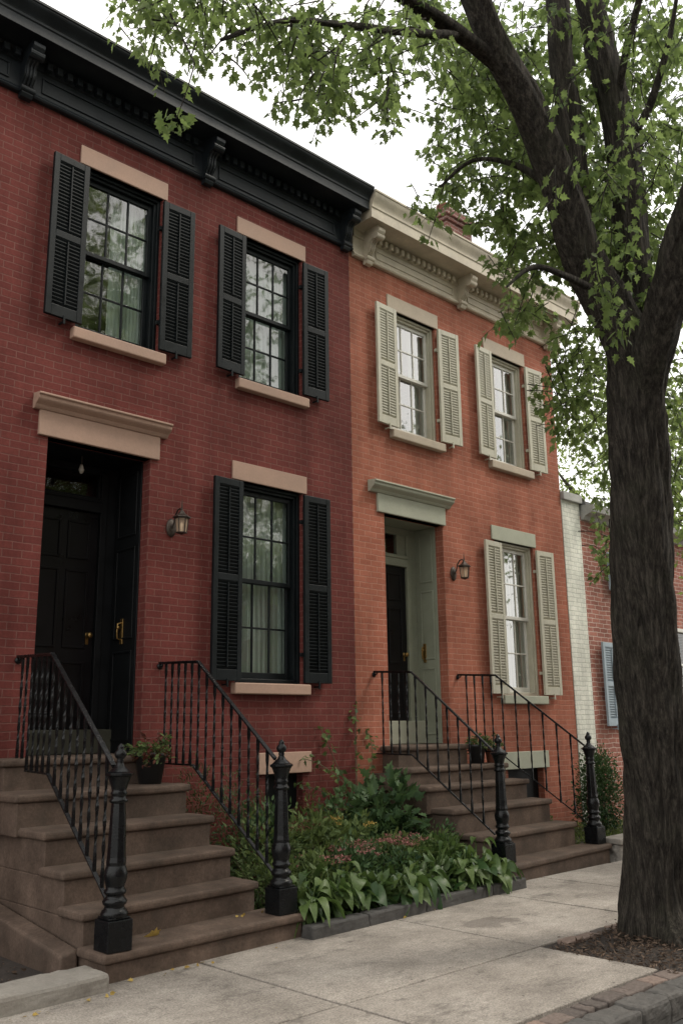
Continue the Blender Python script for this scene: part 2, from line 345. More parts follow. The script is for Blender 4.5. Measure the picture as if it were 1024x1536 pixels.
# ------------------------------------------------------------------ world and sun
w = bpy.data.worlds.new('World'); SC.world = w; w.use_nodes = True; nt = w.node_tree; nt.nodes.clear()
SUN_EL, SUN_AZ = R(52), R(128)          # azimuth clockwise from +Y
out = nt.nodes.new('ShaderNodeOutputWorld')
sky = N(nt, 'ShaderNodeTexSky', sky_type='NISHITA', sun_disc=False, sun_elevation=SUN_EL, sun_rotation=SUN_AZ, dust_density=4.0)
b1 = N(nt, 'ShaderNodeBackground'); b1.inputs[1].default_value = .12; L(nt, sky.outputs[0], b1.inputs[0])
tc = N(nt, 'ShaderNodeTexCoord'); cn = noise(nt, tc.outputs['Generated'], 2.2, 5, .55)
b2 = N(nt, 'ShaderNodeBackground'); b2.inputs[1].default_value = 1.85; L(nt, ramp(nt, cn, [(.3, (.90, .90, .90)), (.7, (1.20, 1.16, 1.08))]), b2.inputs[0])
mx = N(nt, 'ShaderNodeMixShader'); L(nt, ramp(nt, cn, [(.25, g(.72)), (.6, g(.96))]), mx.inputs[0])
L(nt, b1.outputs[0], mx.inputs[1]); L(nt, b2.outputs[0], mx.inputs[2]); L(nt, mx.outputs[0], out.inputs[0])
sd = bpy.data.lights.new('sun', 'SUN'); sd.energy = 2.0; sd.angle = R(12); sd.color = (1, .93, .82)
sun = bpy.data.objects.new('sun', sd); COL.objects.link(sun)
sv = Vector((math.sin(SUN_AZ)*math.cos(SUN_EL), math.cos(SUN_AZ)*math.cos(SUN_EL), math.sin(SUN_EL)))
sun.rotation_euler = (-sv).to_track_quat('-Z', 'Y').to_euler()
SC.view_settings.view_transform = 'Standard'; SC.view_settings.look = 'None'; SC.view_settings.exposure = 0

# ------------------------------------------------------------------ houses
def wall_mesh(x0, x1, z0, z1, holes, y=0., depth=.13):
    """front face with openings and brick reveals; holes: (xa, xb, za, zb, reveal depth)"""
    xs = sorted({x0, x1, *[h[0] for h in holes], *[h[1] for h in holes]}); zs = sorted({z0, z1, *[h[2] for h in holes], *[h[3] for h in holes]})
    mb = MB()
    for a, b in zip(xs, xs[1:]):
        for c, d in zip(zs, zs[1:]):
            if any(h[0] <= a and b <= h[1] and h[2] <= c and d <= h[3] for h in holes): continue
            mb.add([(a, y, c), (b, y, c), (b, y, d), (a, y, d)], [(0, 1, 2, 3)])
    for a, b, c, d, dp in holes:
        yb = y+dp
        mb.add([(a, y, c), (a, yb, c), (a, yb, d), (a, y, d)], [(0, 1, 2, 3)]); mb.add([(b, y, c), (b, y, d), (b, yb, d), (b, yb, c)], [(0, 1, 2, 3)])
        mb.add([(a, y, d), (a, yb, d), (b, yb, d), (b, y, d)], [(0, 1, 2, 3)]); mb.add([(a, y, c), (b, y, c), (b, yb, c), (a, yb, c)], [(0, 1, 2, 3)])
    return mb
def shell(mb, x0, x1, y1, z1, front=.16):   # sides, back and inside leaf of a house
    mb.add([(x0, 0, -.1), (x0, y1, -.1), (x0, y1, z1), (x0, 0, z1)], [(3, 2, 1, 0)])
    mb.add([(x1, 0, -.1), (x1, y1, -.1), (x1, y1, z1), (x1, 0, z1)], [(0, 1, 2, 3)])
    mb.add([(x0, y1, -.1), (x1, y1, -.1), (x1, y1, z1), (x0, y1, z1)], [(3, 2, 1, 0)])

def sash(x0, x1, z0, z1, y, bot=.05, top=.045, cols=3, rows=2):
    mb = MB(); s = .042; t = .035
    mb.box(x0, x0+s, y, y+t, z0, z1); mb.box(x1-s, x1, y, y+t, z0, z1)
    mb.box(x0+s, x1-s, y+.001, y+t-.001, z0, z0+bot); mb.box(x0+s, x1-s, y+.001, y+t-.001, z1-top, z1)
    ia, ib, za, zb = x0+s, x1-s, z0+bot, z1-top; mw = .0095
    for i in range(1, cols): c = ia+(ib-ia)*i/cols; mb.box(c-mw, c+mw, y+.005, y+t-.006, za, zb)
    for j in range(1, rows): c = za+(zb-za)*j/rows; mb.box(ia, ib, y+.007, y+t-.008, c-mw, c+mw)
    return mb
def window(house, cx, z0, z1, w, frm, sm, lint, sillm, curtain='full', lw=.065, lint_h=.2, lx=None, curt_y=.222):
    a, b = cx-w/2, cx+w/2
    fr = MB(); c = lw                     # casing
    for (xa, xb, za, zb) in ((a+.002, a+c, z0, z1-.002), (b-c, b-.002, z0, z1-.002), (a+c, b-c, z1-c, z1-.002), (a+c, b-c, z0+.001, z0+.045)):
        fr.box(xa, xb, .065, .20, za, zb)
    for xa, xb in ((a+.002, a+c*.55), (b-c*.55, b-.002)): fr.box(xa, xb, .04, .066, z0, z1-.002)
    fr.box(a+c*.55, b-c*.55, .04, .066, z1-c*.55, z1-.003)
    win = fr.build('window', M[frm], house, bevel=.006)
    mid = (z0+z1)/2+.01
    sash(a+c, b-c, mid-.02, z1-c, .10, bot=.045, top=.05).build('sash', M[sm], win, bevel=.003, seg=1)
    sash(a+c, b-c, z0+.045, mid+.02, .142, bot=.07, top=.04).build('sash', M[sm], win, bevel=.003, seg=1)
    MB().add([(a+c, .118, mid), (b-c, .118+random.uniform(-.003, .003), mid), (b-c, .118, z1-c), (a+c, .118, z1-c)], [(0, 1, 2, 3)]).build('pane', M['glass_muted' if frm == 'black_paint' else 'glass'], win)
    MB().add([(a+c, .16, z0+.1), (b-c, .16+random.uniform(-.003, .003), z0+.1), (b-c, .16, mid), (a+c, .16, mid)], [(0, 1, 2, 3)]).build('pane', M['glass_muted' if frm == 'black_paint' else 'glass'], win)
    lx = lx or (a-.065, b+.065)
    MB().box(lx[0], lx[1], -.018, .12, z1, z1+lint_h).build('lintel', M[lint], win, bevel=.006)
    MB().box(a-.045, b+.06, -.075, .115, z0-.115, z0-.004).build('sill', M[sillm], win, bevel=.012)
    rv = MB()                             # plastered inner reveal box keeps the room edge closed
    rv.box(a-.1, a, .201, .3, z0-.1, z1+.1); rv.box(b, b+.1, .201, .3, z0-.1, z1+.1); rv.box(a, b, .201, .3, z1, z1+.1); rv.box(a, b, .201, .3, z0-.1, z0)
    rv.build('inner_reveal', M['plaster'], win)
    if curtain:
        n = 60; cv = []; cf = []
        spans = {'full': [(a+.03, b-.03)], 'sides': [(a+.03, a+w*.36), (b-w*.33, b-.03)], 'right': [(cx-.02, b-.03)]}[curtain]
        cm = MB()
        for sa, sb in spans:
            vs = []
            for i in range(n+1):
                x = sa+(sb-sa)*i/n; yy = curt_y+.018*math.sin(i*1.15+cx)+.007*math.sin(i*2.7)
                vs += [(x, yy, z0+.02), (x, yy+.01, z1-.04)]
            cm.add(vs, [(2*i, 2*i+2, 2*i+3, 2*i+1) for i in range(n)], True)
        cm.build('curtain', M['curtain'], win)
    return win
def shutter(house, xh, width, z0, z1, side, mat, tilt=2., dark=False):
    """side -1: hinge on the right edge (left leaf); +1: hinge on the left edge"""
    o = empty('tmp', (0, 0, 0)); bpy.data.objects.remove(o)
    y0, y1 = 0., .036; s = .058; mb = MB(); x0, x1 = (0, width)
    mb.box(x0, x0+s, y0, y1, z0, z1); mb.box(x1-s, x1, y0, y1, z0, z1)
    mid = z0+(z1-z0)*.5
    for a, b in ((z0, z0+.11), (mid-.035, mid+.035), (z1-.07, z1)): mb.box(x0+s, x1-s, y0+.001, y1-.001, a, b)
    ang = R(tilt)*(-side)
    def T(p):
        x, y, z = p; x = x-(0 if side > 0 else width)
        c, s_ = math.cos(ang), math.sin(ang)
        return (xh+x*c-y*s_, -.075+x*s_+y*c, z)
    thk = .18 if mat != 'black_paint' else 0.
    def fin(b, name, par, **k):
        b.v = [T(p) for p in b.v]; return b.build(name, M[mat], par, **k)
    sh = fin(mb, 'shutter', house, bevel=.004)
    for za, zb, nm in ((z0+.11, mid-.035, 'louvre'), (mid+.035, z1-.07, 'louvre')):
        lv = MB(); n = int((zb-za)/.036); st = (zb-za)/n
        for i in range(n):
            zc = za+st*(i+.5)
            lv.add([(x0+s-.003, y0+.006, zc+st*.40), (x1-s+.003, y0+.006, zc+st*.40), (x1-s+.003, y1-.006, zc-st*.62), (x0+s-.003, y1-.006, zc-st*.62),
                    (x0+s-.003, y0+.006, zc+st*(.66+thk)), (x1-s+.003, y0+.006, zc+st*(.66+thk)), (x1-s+.003, y1-.006, zc-st*(.36-thk)), (x0+s-.003, y1-.006, zc-st*(.36-thk))],
                   [(0, 3, 2, 1), (4, 5, 6, 7), (0, 1, 5, 4), (1, 2, 6, 5), (2, 3, 7, 6), (3, 0, 4, 7)])
        fin(lv, nm, sh)
        fin(MB().box(width/2-.006, width/2+.006, y0-.008, y0+.004, za+.02, zb-.02), 'tilt_rod', sh)
    hg = MB()
    xe = 0 if side > 0 else width
    for zz in (z0+.3, z1-.3): hg.box(xe-.018, xe+.018, y1, y1+.04, zz-.02, zz+.02)
    fin(hg, 'hinge', sh)
    dg = MB(); xd = width*.5; dg.box(xd-.007, xd+.007, y0-.012, y1+.04, z0-.045, z0-.03); dg.box(xd-.01, xd+.01, y0-.014, y0-.004, z0-.06, z0+.02)
    fin(dg, 'shutter_holdback', sh)
    return sh

def s_curve(y0, z0, y1, z1, n=8):        # cyma between two points
    return [(y0+(y1-y0)*(.5-.5*math.cos(PI*t/n))*1.0, z0+(z1-z0)*t/n) for t in range(n+1)]
def cornice(house, x0, x1, zb, zs, zf, zt, yf, yt, mat, brackets, bmat, capend=0):
    """zb bottom moulding, zs soffit, zf top of fascia, zt top of crown"""
    prof = [(.1, zb), (-.045, zb), (-.06, zb+.02), (-.045, zb+.045), (-.03, zb+.06), (-.03, zs-.12), (-.05, zs-.115), (-.05, zs-.02), (-.07, zs), (yf, zs), (yf, zf), (yf-.012, zf+.01)]
    prof += s_curve(yf-.012, zf+.02, yt, zt-.03, 9)+[(yt-.012, zt-.028), (yt-.012, zt), (.1, zt+.05)]
    c = MB().extrude_x(prof[::-1], x0, x1).build('cornice', M[mat], house, bevel=.003, seg=1)
    x = x0+.12; d0 = None
    while x < x1-.1:
        if all(abs(x-b) > .12 for b in brackets):
            if d0 is None: d0 = MB().box(-.028, .028, -.11, -.045, zs-.11, zs-.03).build('dentil', M[mat], None, bevel=.004, seg=1, origin=(0, 0, 0)); dd = d0
            else: dd = d0.copy(); COL.objects.link(dd)
            dd.parent = c; dd.location = Vector((x, 0, 0))-wloc(c)
        x += .105
    p = MB(); bs = sorted([x0]+brackets+[x1])        # recessed frieze panels as raised mouldings
    for a, b in zip(bs, bs[1:]):
        if b-a < .5: continue
        a2, b2 = a+.16, b-.16; za, zc = zb+.10, zs-.17
        p.box(a2, b2, -.044, -.029, za, za+.02); p.box(a2, b2, -.044, -.029, zc-.02, zc); p.box(a2, a2+.02, -.043, -.029, za+.02, zc-.02); p.box(b2-.02, b2, -.043, -.029, za+.02, zc-.02)
    p.build('frieze_moulding', M[mat], c, bevel=.003, seg=1)
    for bx in brackets:
        h = zs-zb; dp = abs(yf)*.80
        pr = [(-.02, zb-.06), (-.075, zb-.055), (-.095, zb-.02), (-.085, zb+.03), (-.07, zb+.07)]
        for t in range(9): 
            a = t/8; pr.append((-.075-(dp-.09)*(a**1.7)-.03*math.sin(a*PI*2), zb+.08+(h-.2)*a))
        pr += [(-dp, zs-.11), (-dp-.02, zs-.08), (-dp-.02, zs-.04), (-dp+.01, zs-.035), (-dp+.01, zs+.002), (-.02, zs+.002)]
        br = MB().extrude_x(pr[::-1], bx-.055, bx+.055).build('bracket', M[bmat], c, bevel=.006)
        sc = MB()
        for (yy, zz, rr) in ((-dp+.045, zs-.13, .045), (-.085, zb+.02, .032)):
            cc = [(yy+rr*math.cos(2*PI*k/14), zz+rr*math.sin(2*PI*k/14)) for k in range(14)]
            sc.extrude_x(cc[::-1], bx-.068, bx+.068)
        k = len(pr)
        for rx in (-.032, 0, .032):
            pts = [(bx+rx, y-.006, z) for y, z in pr[4:13]]; sc.tube(pts, .011, 6)
        sc.build('scroll', M[bmat], br, bevel=.004)
    return c

def door_surround(house, cx0, cx1, bx0, bx1, z0, z1, z2, mat):
    mb = MB().box(bx0, bx1, -.03, .118, z0, z1)
    prof = [(.05, z1+.002), (-.035, z1+.002), (-.05, z1+.02), (-.06, z1+.035), (-.10, z1+.06), (-.115, z1+.075), (-.115, z2-.025), (-.135, z2-.02), (-.135, z2), (.05, z2+.02)]
    mb.extrude_x(prof[::-1], cx0, cx1)
    return mb.build('door_lintel', M[mat], house, bevel=.006)
def lever(house): pass

def panel_relief(mb, x0, x1, z0, z1, y, d=.012, vert=None):
    """a raised bolection frame round a panel, on a plane facing -y (or facing -x when vert = x)"""
    t = .022
    for a, b, c, e in ((x0, x1, z0, z0+t), (x0, x1, z1-t, z1), (x0, x0+t, z0+t, z1-t), (x1-t, x1, z0+t, z1-t)):
        if vert is None: mb.box(a, b, y-d, y+.001, c, e)
        else: mb.box(vert-d, vert+.001, a, b, c, e)

# ---- house with the dark cornice
H1 = empty('brick_house', (4., 0, 0), 'dark red painted brick house with black shutters and a heavy black cornice', 'house', 'row houses facing the pavement')
WX0, WSEAM, WX1 = .5, 7.31, 11.73
win1 = [(4.155, 5.17, 6.90), (6.07, 5.17, 6.90), (6.07, 1.96, 4.05)]; ww = .90
holes = [(c-ww/2, c+ww/2, a, b, .13) for c, a, b in win1]+[(3.51, 4.57, 1.24, 4.07, .13), (6.02, 6.52, .45, 1.06, .13)]
holes += [(1.6, 2.5, 5.17, 6.90, .13)]
wm = wall_mesh(WX0, WSEAM, -.15, 7.5, holes); shell(wm, WX0, WSEAM, 8., 7.9)
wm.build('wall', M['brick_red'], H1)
window(H1, 4.155, 5.17, 6.90, ww, 'black_paint', 'black_paint', 'tan_stone', 'tan_stone', 'right', lx=(3.66, 4.655))
window(H1, 6.07, 5.17, 6.90, ww, 'black_paint', 'black_paint', 'tan_stone', 'tan_stone', 'full', lx=(5.565, 6.575))
window(H1, 6.07, 1.96, 4.05, ww, 'black_paint', 'black_paint', 'tan_stone', 'tan_stone', 'full', lx=(5.55, 6.58))
window(H1, 2.05, 5.17, 6.90, ww, 'black_paint', 'black_paint', 'tan_stone', 'tan_stone', 'full')
for xc, za, zb in ((4.155, 5.20, 6.85), (6.07, 5.20, 6.85), (6.07, 1.97, 4.02)):
    shutter(H1, xc-.42, .375, za, zb, -1, 'black_paint', 3)
    shutter(H1, xc+.425, .375, za, zb, 1, 'black_paint', random.uniform(2, 4))
cornice(H1, WX0, 7.34, 7.33, 7.77, 7.87, 8.04, -.345, -.44, 'cornice_black', [1., 3.05, 5.12, 7.20], 'cornice_black')
MB().box(WX0, 7.335, -.28, 8.02, 7.93, 8.0).build('roof', M['roof'], H1)
door_surround(H1, 3.35, 4.73, 3.41, 4.655, 4.07, 4.30, 4.43, 'tan_stone')
def entry(house, x0, x1, zslab, ztop, yb, jm, dm, sillm, dx0, dx1, zd0, zd1, zt0, zt1, tx0, tx1, hand):
    """recessed doorway: boarded ceiling, panelled outer leaves folded against the sides, inner frame with door and transom"""
    y0 = .13
    fr = MB()
    fr.box(x0-.06, x1+.06, y0+.002, yb+.06, ztop, ztop+.05)                 # ceiling boards
    fr.box(x0, dx0-.07, yb-.002, yb+.05, zslab, ztop); fr.box(dx1+.07, x1, yb-.002, yb+.05, zslab, ztop)
    fr.box(dx0-.07, dx1+.07, yb-.004, yb+.05, zt1, ztop)
    fr.box(dx0-.07, dx0, yb-.03, yb+.05, zslab, zt1); fr.box(dx1, dx1+.07, yb-.03, yb+.05, zslab, zt1)
    fr.box(dx0, dx1, yb-.045, yb+.05, zd1, zt0); fr.box(dx0, dx1, yb-.06, yb-.045, zt0-.05, zt0-.02)
    if tx0 > dx0: fr.box(dx0, tx0, yb-.01, yb+.05, zt0, zt1)
    if tx1 < dx1: fr.box(tx1, dx1, yb-.01, yb+.05, zt0, zt1)
    fr.build('door_frame', M[jm], house, bevel=.006)
    MB().box(x0+.005, x1-.005, yb-.10, yb+.3, zslab+.002, zd0).build('door_sill', M[sillm], house, bevel=.008)
    dr = MB().box(dx0+.004, dx1-.004, yb+.004, yb+.045, zd0+.006, zd1-.004)
    wdt = dx1-dx0; cols = [(dx0+.09, dx0+wdt/2-.035), (dx0+wdt/2+.035, dx1-.09)]; hh = zd1-zd0
    for a, b in cols:
        for f0, f1 in ((.05, .30), (.36, .72), (.77, .95)): panel_relief(dr, a, b, zd0+hh*f0, zd0+hh*f1, yb+.004, .012)
    d = dr.build('door', M[dm], house, bevel=.003, seg=1)
    kn = MB().lathe([(.0, 0), (.03, 0), (.03, .008), (.012, .012), (.012, .035), (.028, .045), (.03, .06), (.018, .075), (0, .078)], seg=14)
    kn.v = [(dx1-.07+v[0], yb+.004-v[2], zd0+hh*.42+v[1]) for v in kn.v]; kn.build('handle', M['brass'], d)
    ht = MB(); ht.box(dx1-.085, dx1-.055, yb-.004, yb+.004, zd0+hh*.38, zd0+hh*.41); ht.build('keyhole_plate', M['brass'], d)
    t = MB().add([(tx0, yb+.02, zt0), (tx1, yb+.02, zt0), (tx1, yb+.02, zt1), (tx0, yb+.02, zt1)], [(0, 1, 2, 3)]).build('transom', M['dim_glass'], house)
    for s, xw in ((-1, x0), (1, x1)):
        lf = MB(); xa, xb = (xw-.045, xw+.0) if s > 0 else (xw, xw+.045)
        if s > 0: lf.box(xw-.012, xw+.05, y0+.003, yb-.003, zslab+.004, ztop-.002)
        else: lf.box(xw-.05, xw+.012, y0+.003, yb-.003, zslab+.004, ztop-.002)
        face = xw-.012 if s > 0 else xw+.012
        H = ztop-zslab
        for f0, f1 in ((.04, .34), (.38, .70), (.74, .97)):
            a, b = y0+.06, yb-.07
            t_ = .02
            for q, w_, e, f in ((a, b, f0, None), ):
                za, zb = zslab+H*f0, zslab+H*f1
                d0, d1 = (face-.012, face+.002) if s > 0 else (face-.002, face+.012)
                lf.box(d0, d1, a, b, za, za+t_); lf.box(d0, d1, a, b, zb-t_, zb); lf.box(d0, d1, a, a+t_, za+t_, zb-t_); lf.box(d0, d1, b-t_, b, za+t_, zb-t_)
        o = lf.build('side_door_leaf', M[jm], house, bevel=.003, seg=1)
        if s > 0 and hand:
            yh, zh = hand; hb = MB(); hb.box(face-.012, face, yh-.024, yh+.024, zh-.12, zh+.12)
            hb.tube([(face-.01, yh, zh-.08), (face-.05, yh, zh-.07), (face-.055, yh, zh), (face-.05, yh, zh+.07), (face-.01, yh, zh+.08)], .011, 8)
            hb.lathe([(.0, -.02), (.02, -.012), (.022, 0), (.02, .012), (0, .02)], (face-.045, yh, zh+.035), 10)
            hb.build('handle', M['brass'], o, bevel=.002, seg=1)
entry(H1, 3.51, 4.57, 1.30, 4.07, .60, 'black_dull', 'door_black', 'sill_dark', 3.66, 4.38, 1.52, 3.60, 3.75, 4.0, 3.70, 4.36, (.38, 2.43))
MB().box(6.02, 6.52, .10, .13, .45, 1.06).build('basement_grille', M['black_dull'], H1)
MB().box(5.92, 6.62, -.03, .125, 1.06, 1.27).build('basement_lintel', M['tan_stone'], H1, bevel=.006)

# ---- house with the cream cornice
H2 = empty('brick_house', (9.5, 0, 0), 'orange brick house with sage shutters and a cream bracketed cornice', 'house', 'row houses facing the pavement')
win2 = [(8.47, 5.13, 6.77), (10.47, 5.12, 6.77), (10.47, 1.90, 3.99)]
holes = [(c-ww/2, c+ww/2, a, b, .13) for c, a, b in win2]+[(7.84, 8.93, 1.24, 4.03, .13), (10.05, 10.85, .45, .95, .13)]
wm = wall_mesh(WSEAM+.002, WX1, -.15, 7.45, holes); shell(wm, WSEAM+.002, WX1, 8., 7.88)
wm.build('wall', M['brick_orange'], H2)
window(H2, 8.47, 5.13, 6.77, ww, 'sage_paint', 'white_paint', 'beige_stone', 'beige_stone', 'sides', lx=(7.98, 8.975))
window(H2, 10.47, 5.12, 6.77, ww, 'sage_paint', 'white_paint', 'beige_stone', 'beige_stone', 'sides', lx=(9.98, 10.98))
window(H2, 10.47, 1.90, 3.99, ww, 'sage_paint', 'white_paint', 'sage_stone', 'sage_stone', 'full', lx=(9.95, 10.98))
for xc, za, zb in ((8.47, 5.15, 6.75), (10.47, 5.14, 6.75), (10.47, 1.91, 3.94)):
    shutter(H2, xc-.385, .385, za, zb, -1, 'sage_paint', 3)
    shutter(H2, xc+.44, .385, za, zb, 1, 'sage_paint', random.uniform(2, 5))
cornice(H2, 7.36, 12.0, 7.28, 7.67, 7.80, 8.02, -.37, -.44, 'cream_paint', [7.60, 9.47, 11.58], 'cream_paint')
MB().box(7.36, 11.98, -.28, 8.02, 7.93, 7.99).build('roof', M['roof'], H2)
ch = MB(); ch.box(10.66, 11.32, 1.1, 1.8, 7.99, 9.62); ch.box(10.62, 11.36, 1.06, 1.84, 9.62, 9.69); ch.box(10.58, 11.40, 1.02, 1.88, 9.69, 9.80); ch.box(10.70, 11.30, 1.08, 1.82, 9.80, 9.88)
cho = ch.build('chimney', M['brick_chimney'], H2, bevel=.006)
MB().lathe([(.13, 0), (.12, .25), (.14, .27), (.14, .3), (.1, .3)], (11.05, 1.45, 9.88), 14).build('chimney_pot', M['terracotta'], cho)
door_surround(H2, 7.57, 9.05, 7.71, 8.965, 4.03, 4.26, 4.39, 'sage_stone')
entry(H2, 7.84, 8.93, 1.30, 4.03, .48, 'sage_dark', 'door_black', 'sage_stone', 7.97, 8.72, 1.58, 3.52, 3.67, 3.94, 7.99, 8.56, (.36, 2.42))
MB().box(10.05, 10.85, .10, .13, .45, .95).build('basement_grille', M['black_dull'], H2)
MB().box(9.93, 10.96, -.03, .125, .95, 1.17).build('basement_lintel', M['sage_stone'], H2, bevel=.006)

# ---- lower house beyond, with a whitewashed flank
H3 = empty('brick_house', (15., 0, 0), 'low weathered brick house with a whitewashed end strip and blue shutters', 'house', 'row houses facing the pavement')
h3w = [(12.98, 13.75, 1.52, 2.72, .12), (13.15, 13.85, 3.55, 4.15, .12), (14.9, 15.9, 1.85, 3.1, .12)]
wm = wall_mesh(12.21, 22., -.15, 4.66, h3w)
wm.add([(22., 0, -.1), (22., 6, -.1), (22., 6, 4.7), (22., 0, 4.7)], [(0, 1, 2, 3)]); wm.add([(11.74, 6, -.1), (22., 6, -.1), (22, 6, 4.7), (11.74, 6, 4.7)], [(3, 2, 1, 0)])
wm.build('wall', M['brick_old'], H3)
MB().box(11.735, 12.215, -.012, 6., -.15, 4.84).build('whitewashed_pier', M['brick_white'], H3)
MB().box(11.735, 12.25, -.06, 6.05, 4.84, 4.97).build('parapet_cap', M['grey_wood'], H3, bevel=.01)
MB().extrude_x([(.1, 4.60), (-.05, 4.60), (-.08, 4.66), (-.22, 4.70), (-.24, 4.80), (.1, 4.86)][::-1], 12.26, 22.1).build('cornice', M['grey_wood'], H3, bevel=.004)
MB().box(12.26, 22., -.1, 6., 4.83, 4.88).build('roof', M['roof'], H3)
for xa, xb, za, zb, _ in h3w:
    f = MB()
    for a, b, c, d in ((xa, xa+.06, za, zb), (xb-.06, xb, za, zb), (xa+.06, xb-.06, zb-.06, zb), (xa+.06, xb-.06, za, za+.06), (xa+.06, xb-.06, (za+zb)/2-.02, (za+zb)/2+.02)): f.box(a, b, -.012, .10, c, d)
    wn = f.build('window', M['white_paint'], H3, bevel=.004)
    MB().add([(xa+.05, .07, za), (xb-.05, .07, za), (xb-.05, .07, zb), (xa+.05, .07, zb)], [(0, 1, 2, 3)]).build('pane', M['dim_glass'], wn)
    MB().box(xa-.05, xb+.05, -.05, .08, za-.09, za-.003).build('sill', M['white_paint'], wn)
shutter(H3, 12.96, .50, 1.48, 2.72, -1, 'blue_paint', 3)
shutter(H3, 13.76, .45, 1.50, 2.71, 1, 'blue_paint', 3)
shutter(H3, 13.14, .3, 3.55, 4.15, -1, 'blue_paint', 3)
shutter(H3, 15.92, .45, 1.85, 3.1, 1, 'blue_paint', 3)

# ------------------------------------------------------------------ stoops
def stoop(name, Lp, Rp, Z, label, cheek):
    root = empty(name, ((Lp[0][0]+Rp[0][0])/2, -1., 0), label, 'stoop', 'brownstone stoops')
    n = len(Z); zprev = -.05
    for i in range(n):
        (xl, yl), (xr, yr) = Lp[i], Rp[i]; th = .062; ov = .03
        yb = 0.0 if i == n-1 else None
        if i < n-1:
            bl, br = max(Lp[i+1][1], yl)+.06, max(Rp[i+1][1], yr)+.06
        else: bl = br = .0
        d = (yr-yl)/(xr-xl)
        # riser block: from the front of this step back to the wall
        MB().prism([(xl+ov, yl+ov), (xr-ov, yr+ov), (xr-ov-.004*i, -.003), (xl+ov+.004*i, -.003)], zprev, Z[i]-th).build('riser', M['brownstone'], root, bevel=.008)
        if i < n-1:
            MB().prism([(xl, yl), (xr, yr), (xr, br), (xl, bl)], Z[i]-th+.001, Z[i]).build('tread', M['brownstone'], root, bevel=.022, seg=3)
            worn(bpy.data.objects[root.children[-1].name] if False else [c for c in COL.objects if c.parent == root][-1], .012, .16, 3)
        else:
            MB().prism([(xl, yl), (xr, yr), (xr, -.004), (xl, -.004)], Z[i]-th+.001, Z[i]).build('tread', M['brownstone'], root, bevel=.022, seg=3)
        zprev = Z[i]-th
    return root
S1Z = [.17, .375, .595, .825, 1.06, 1.30]
S1L = [(3.11, -2.05), (3.11, -1.75), (3.11, -1.47), (3.11, -1.17), (3.06, -.80), (3.15, -.33)]
S1R = [(4.86, -1.94), (4.68, -1.60), (4.66, -1.32), (4.66, -1.04), (4.64, -.72), (4.62, -.33)]
st1 = stoop('stoop', S1L, S1R, S1Z, 'brownstone stoop with six steps up to the black recessed door', True)
S2Z = [.17, .42, .67, .89, 1.07, 1.30]
S2L = [(7.68, -1.70), (7.72, -1.38), (7.62, -1.09), (7.53, -.81), (7.50, -.55), (7.66, -.30)]
S2R = [(9.93, -1.51), (9.60, -1.28), (9.50, -1.03), (9.42, -.78), (9.38, -.52), (8.95, -.28)]
st2 = stoop('stoop', S2L, S2R, S2Z, 'brownstone stoop widening down to the pavement below the sage green doorway', False)
# door platforms inside the recesses
MB().box(3.515, 4.565, -.003, .85, 1.24, 1.30).build('threshold', M['brownstone'], st1)
MB().box(7.845, 8.925, -.003, .75, 1.24, 1.30).build('threshold', M['brownstone'], st2)
# low ledge against the near side of the first stoop
MB().add([(3.0, -1.72, -.05), (3.125, -1.72, -.05), (3.125, -.01, -.05), (3.0, -.01, -.05), (3.0, -1.70, .13), (3.125, -1.70, .16), (3.125, -.01, .36), (3.0, -.01, .34)],
         [(0, 3, 2, 1), (4, 5, 6, 7), (0, 1, 5, 4), (1, 2, 6, 5), (2, 3, 7, 6), (3, 0, 4, 7)]).build('side_plinth', M['brownstone'], st1, bevel=.02, seg=3)

# ------------------------------------------------------------------ railings
def newel(root, x, y, z):
    b = MB(); a = .087; b.box(x-a, x+a, y-a, y+a, z, z+.185); b.box(x-a+.012, x+a-.012, y-a+.012, y+a-.012, z+.185, z+.20)
    nw = b.build('newel_post', M['iron'], root, bevel=.006)
    pr = [(.083, .20), (.088, .215), (.078, .235), (.066, .245), (.062, .262), (.074, .272), (.078, .29), (.066, .305), (.055, .315), (.06, .33), (.07, .335), (.07, .352), (.058, .362),
          (.062, .385), (.072, .42), (.075, .45), (.068, .48), (.06, .50)]
    MB().lathe(pr, (x, y, z), 20).build('base_moulding', M['iron'], nw)
    sh = [(.062, .50), (.064, .52), (.06, .55), (.0565, .65), (.051, .8), (.0455, .88)]
    MB().lathe(sh, (x, y, z), 8, smooth=False, rot=PI/8).build('shaft', M['iron'], nw, bevel=.003, seg=1)
    cp = [(.0455, .878), (.058, .885), (.06, .90), (.048, .91), (.047, .93), (.056, .94), (.047, .952), (.05, .97), (.058, 1.0), (.072, 1.035), (.078, 1.045)]
    MB().lathe(cp, (x, y, z), 16, smooth=True).build('capital', M['iron'], nw)
    pl = MB().lathe([(.078, 1.045), (.092, 1.05), (.094, 1.065), (.07, 1.075)], (x, y, z), 8, smooth=False, rot=PI/8); pl.build('cap_plate', M['iron'], nw, bevel=.002, seg=1)
    fn = [(.07, 1.075), (.055, 1.09), (.035, 1.105), (.026, 1.12), (.02, 1.135), (.026, 1.145), (.02, 1.152), (.033, 1.165), (.04, 1.18), (.038, 1.197), (.026, 1.213), (.02, 1.218), (.023, 1.224), (.018, 1.238), (.004, 1.252)]
    f = MB().lathe(fn, (x, y, z), 14)
    f.build('finial', M['iron'], nw)
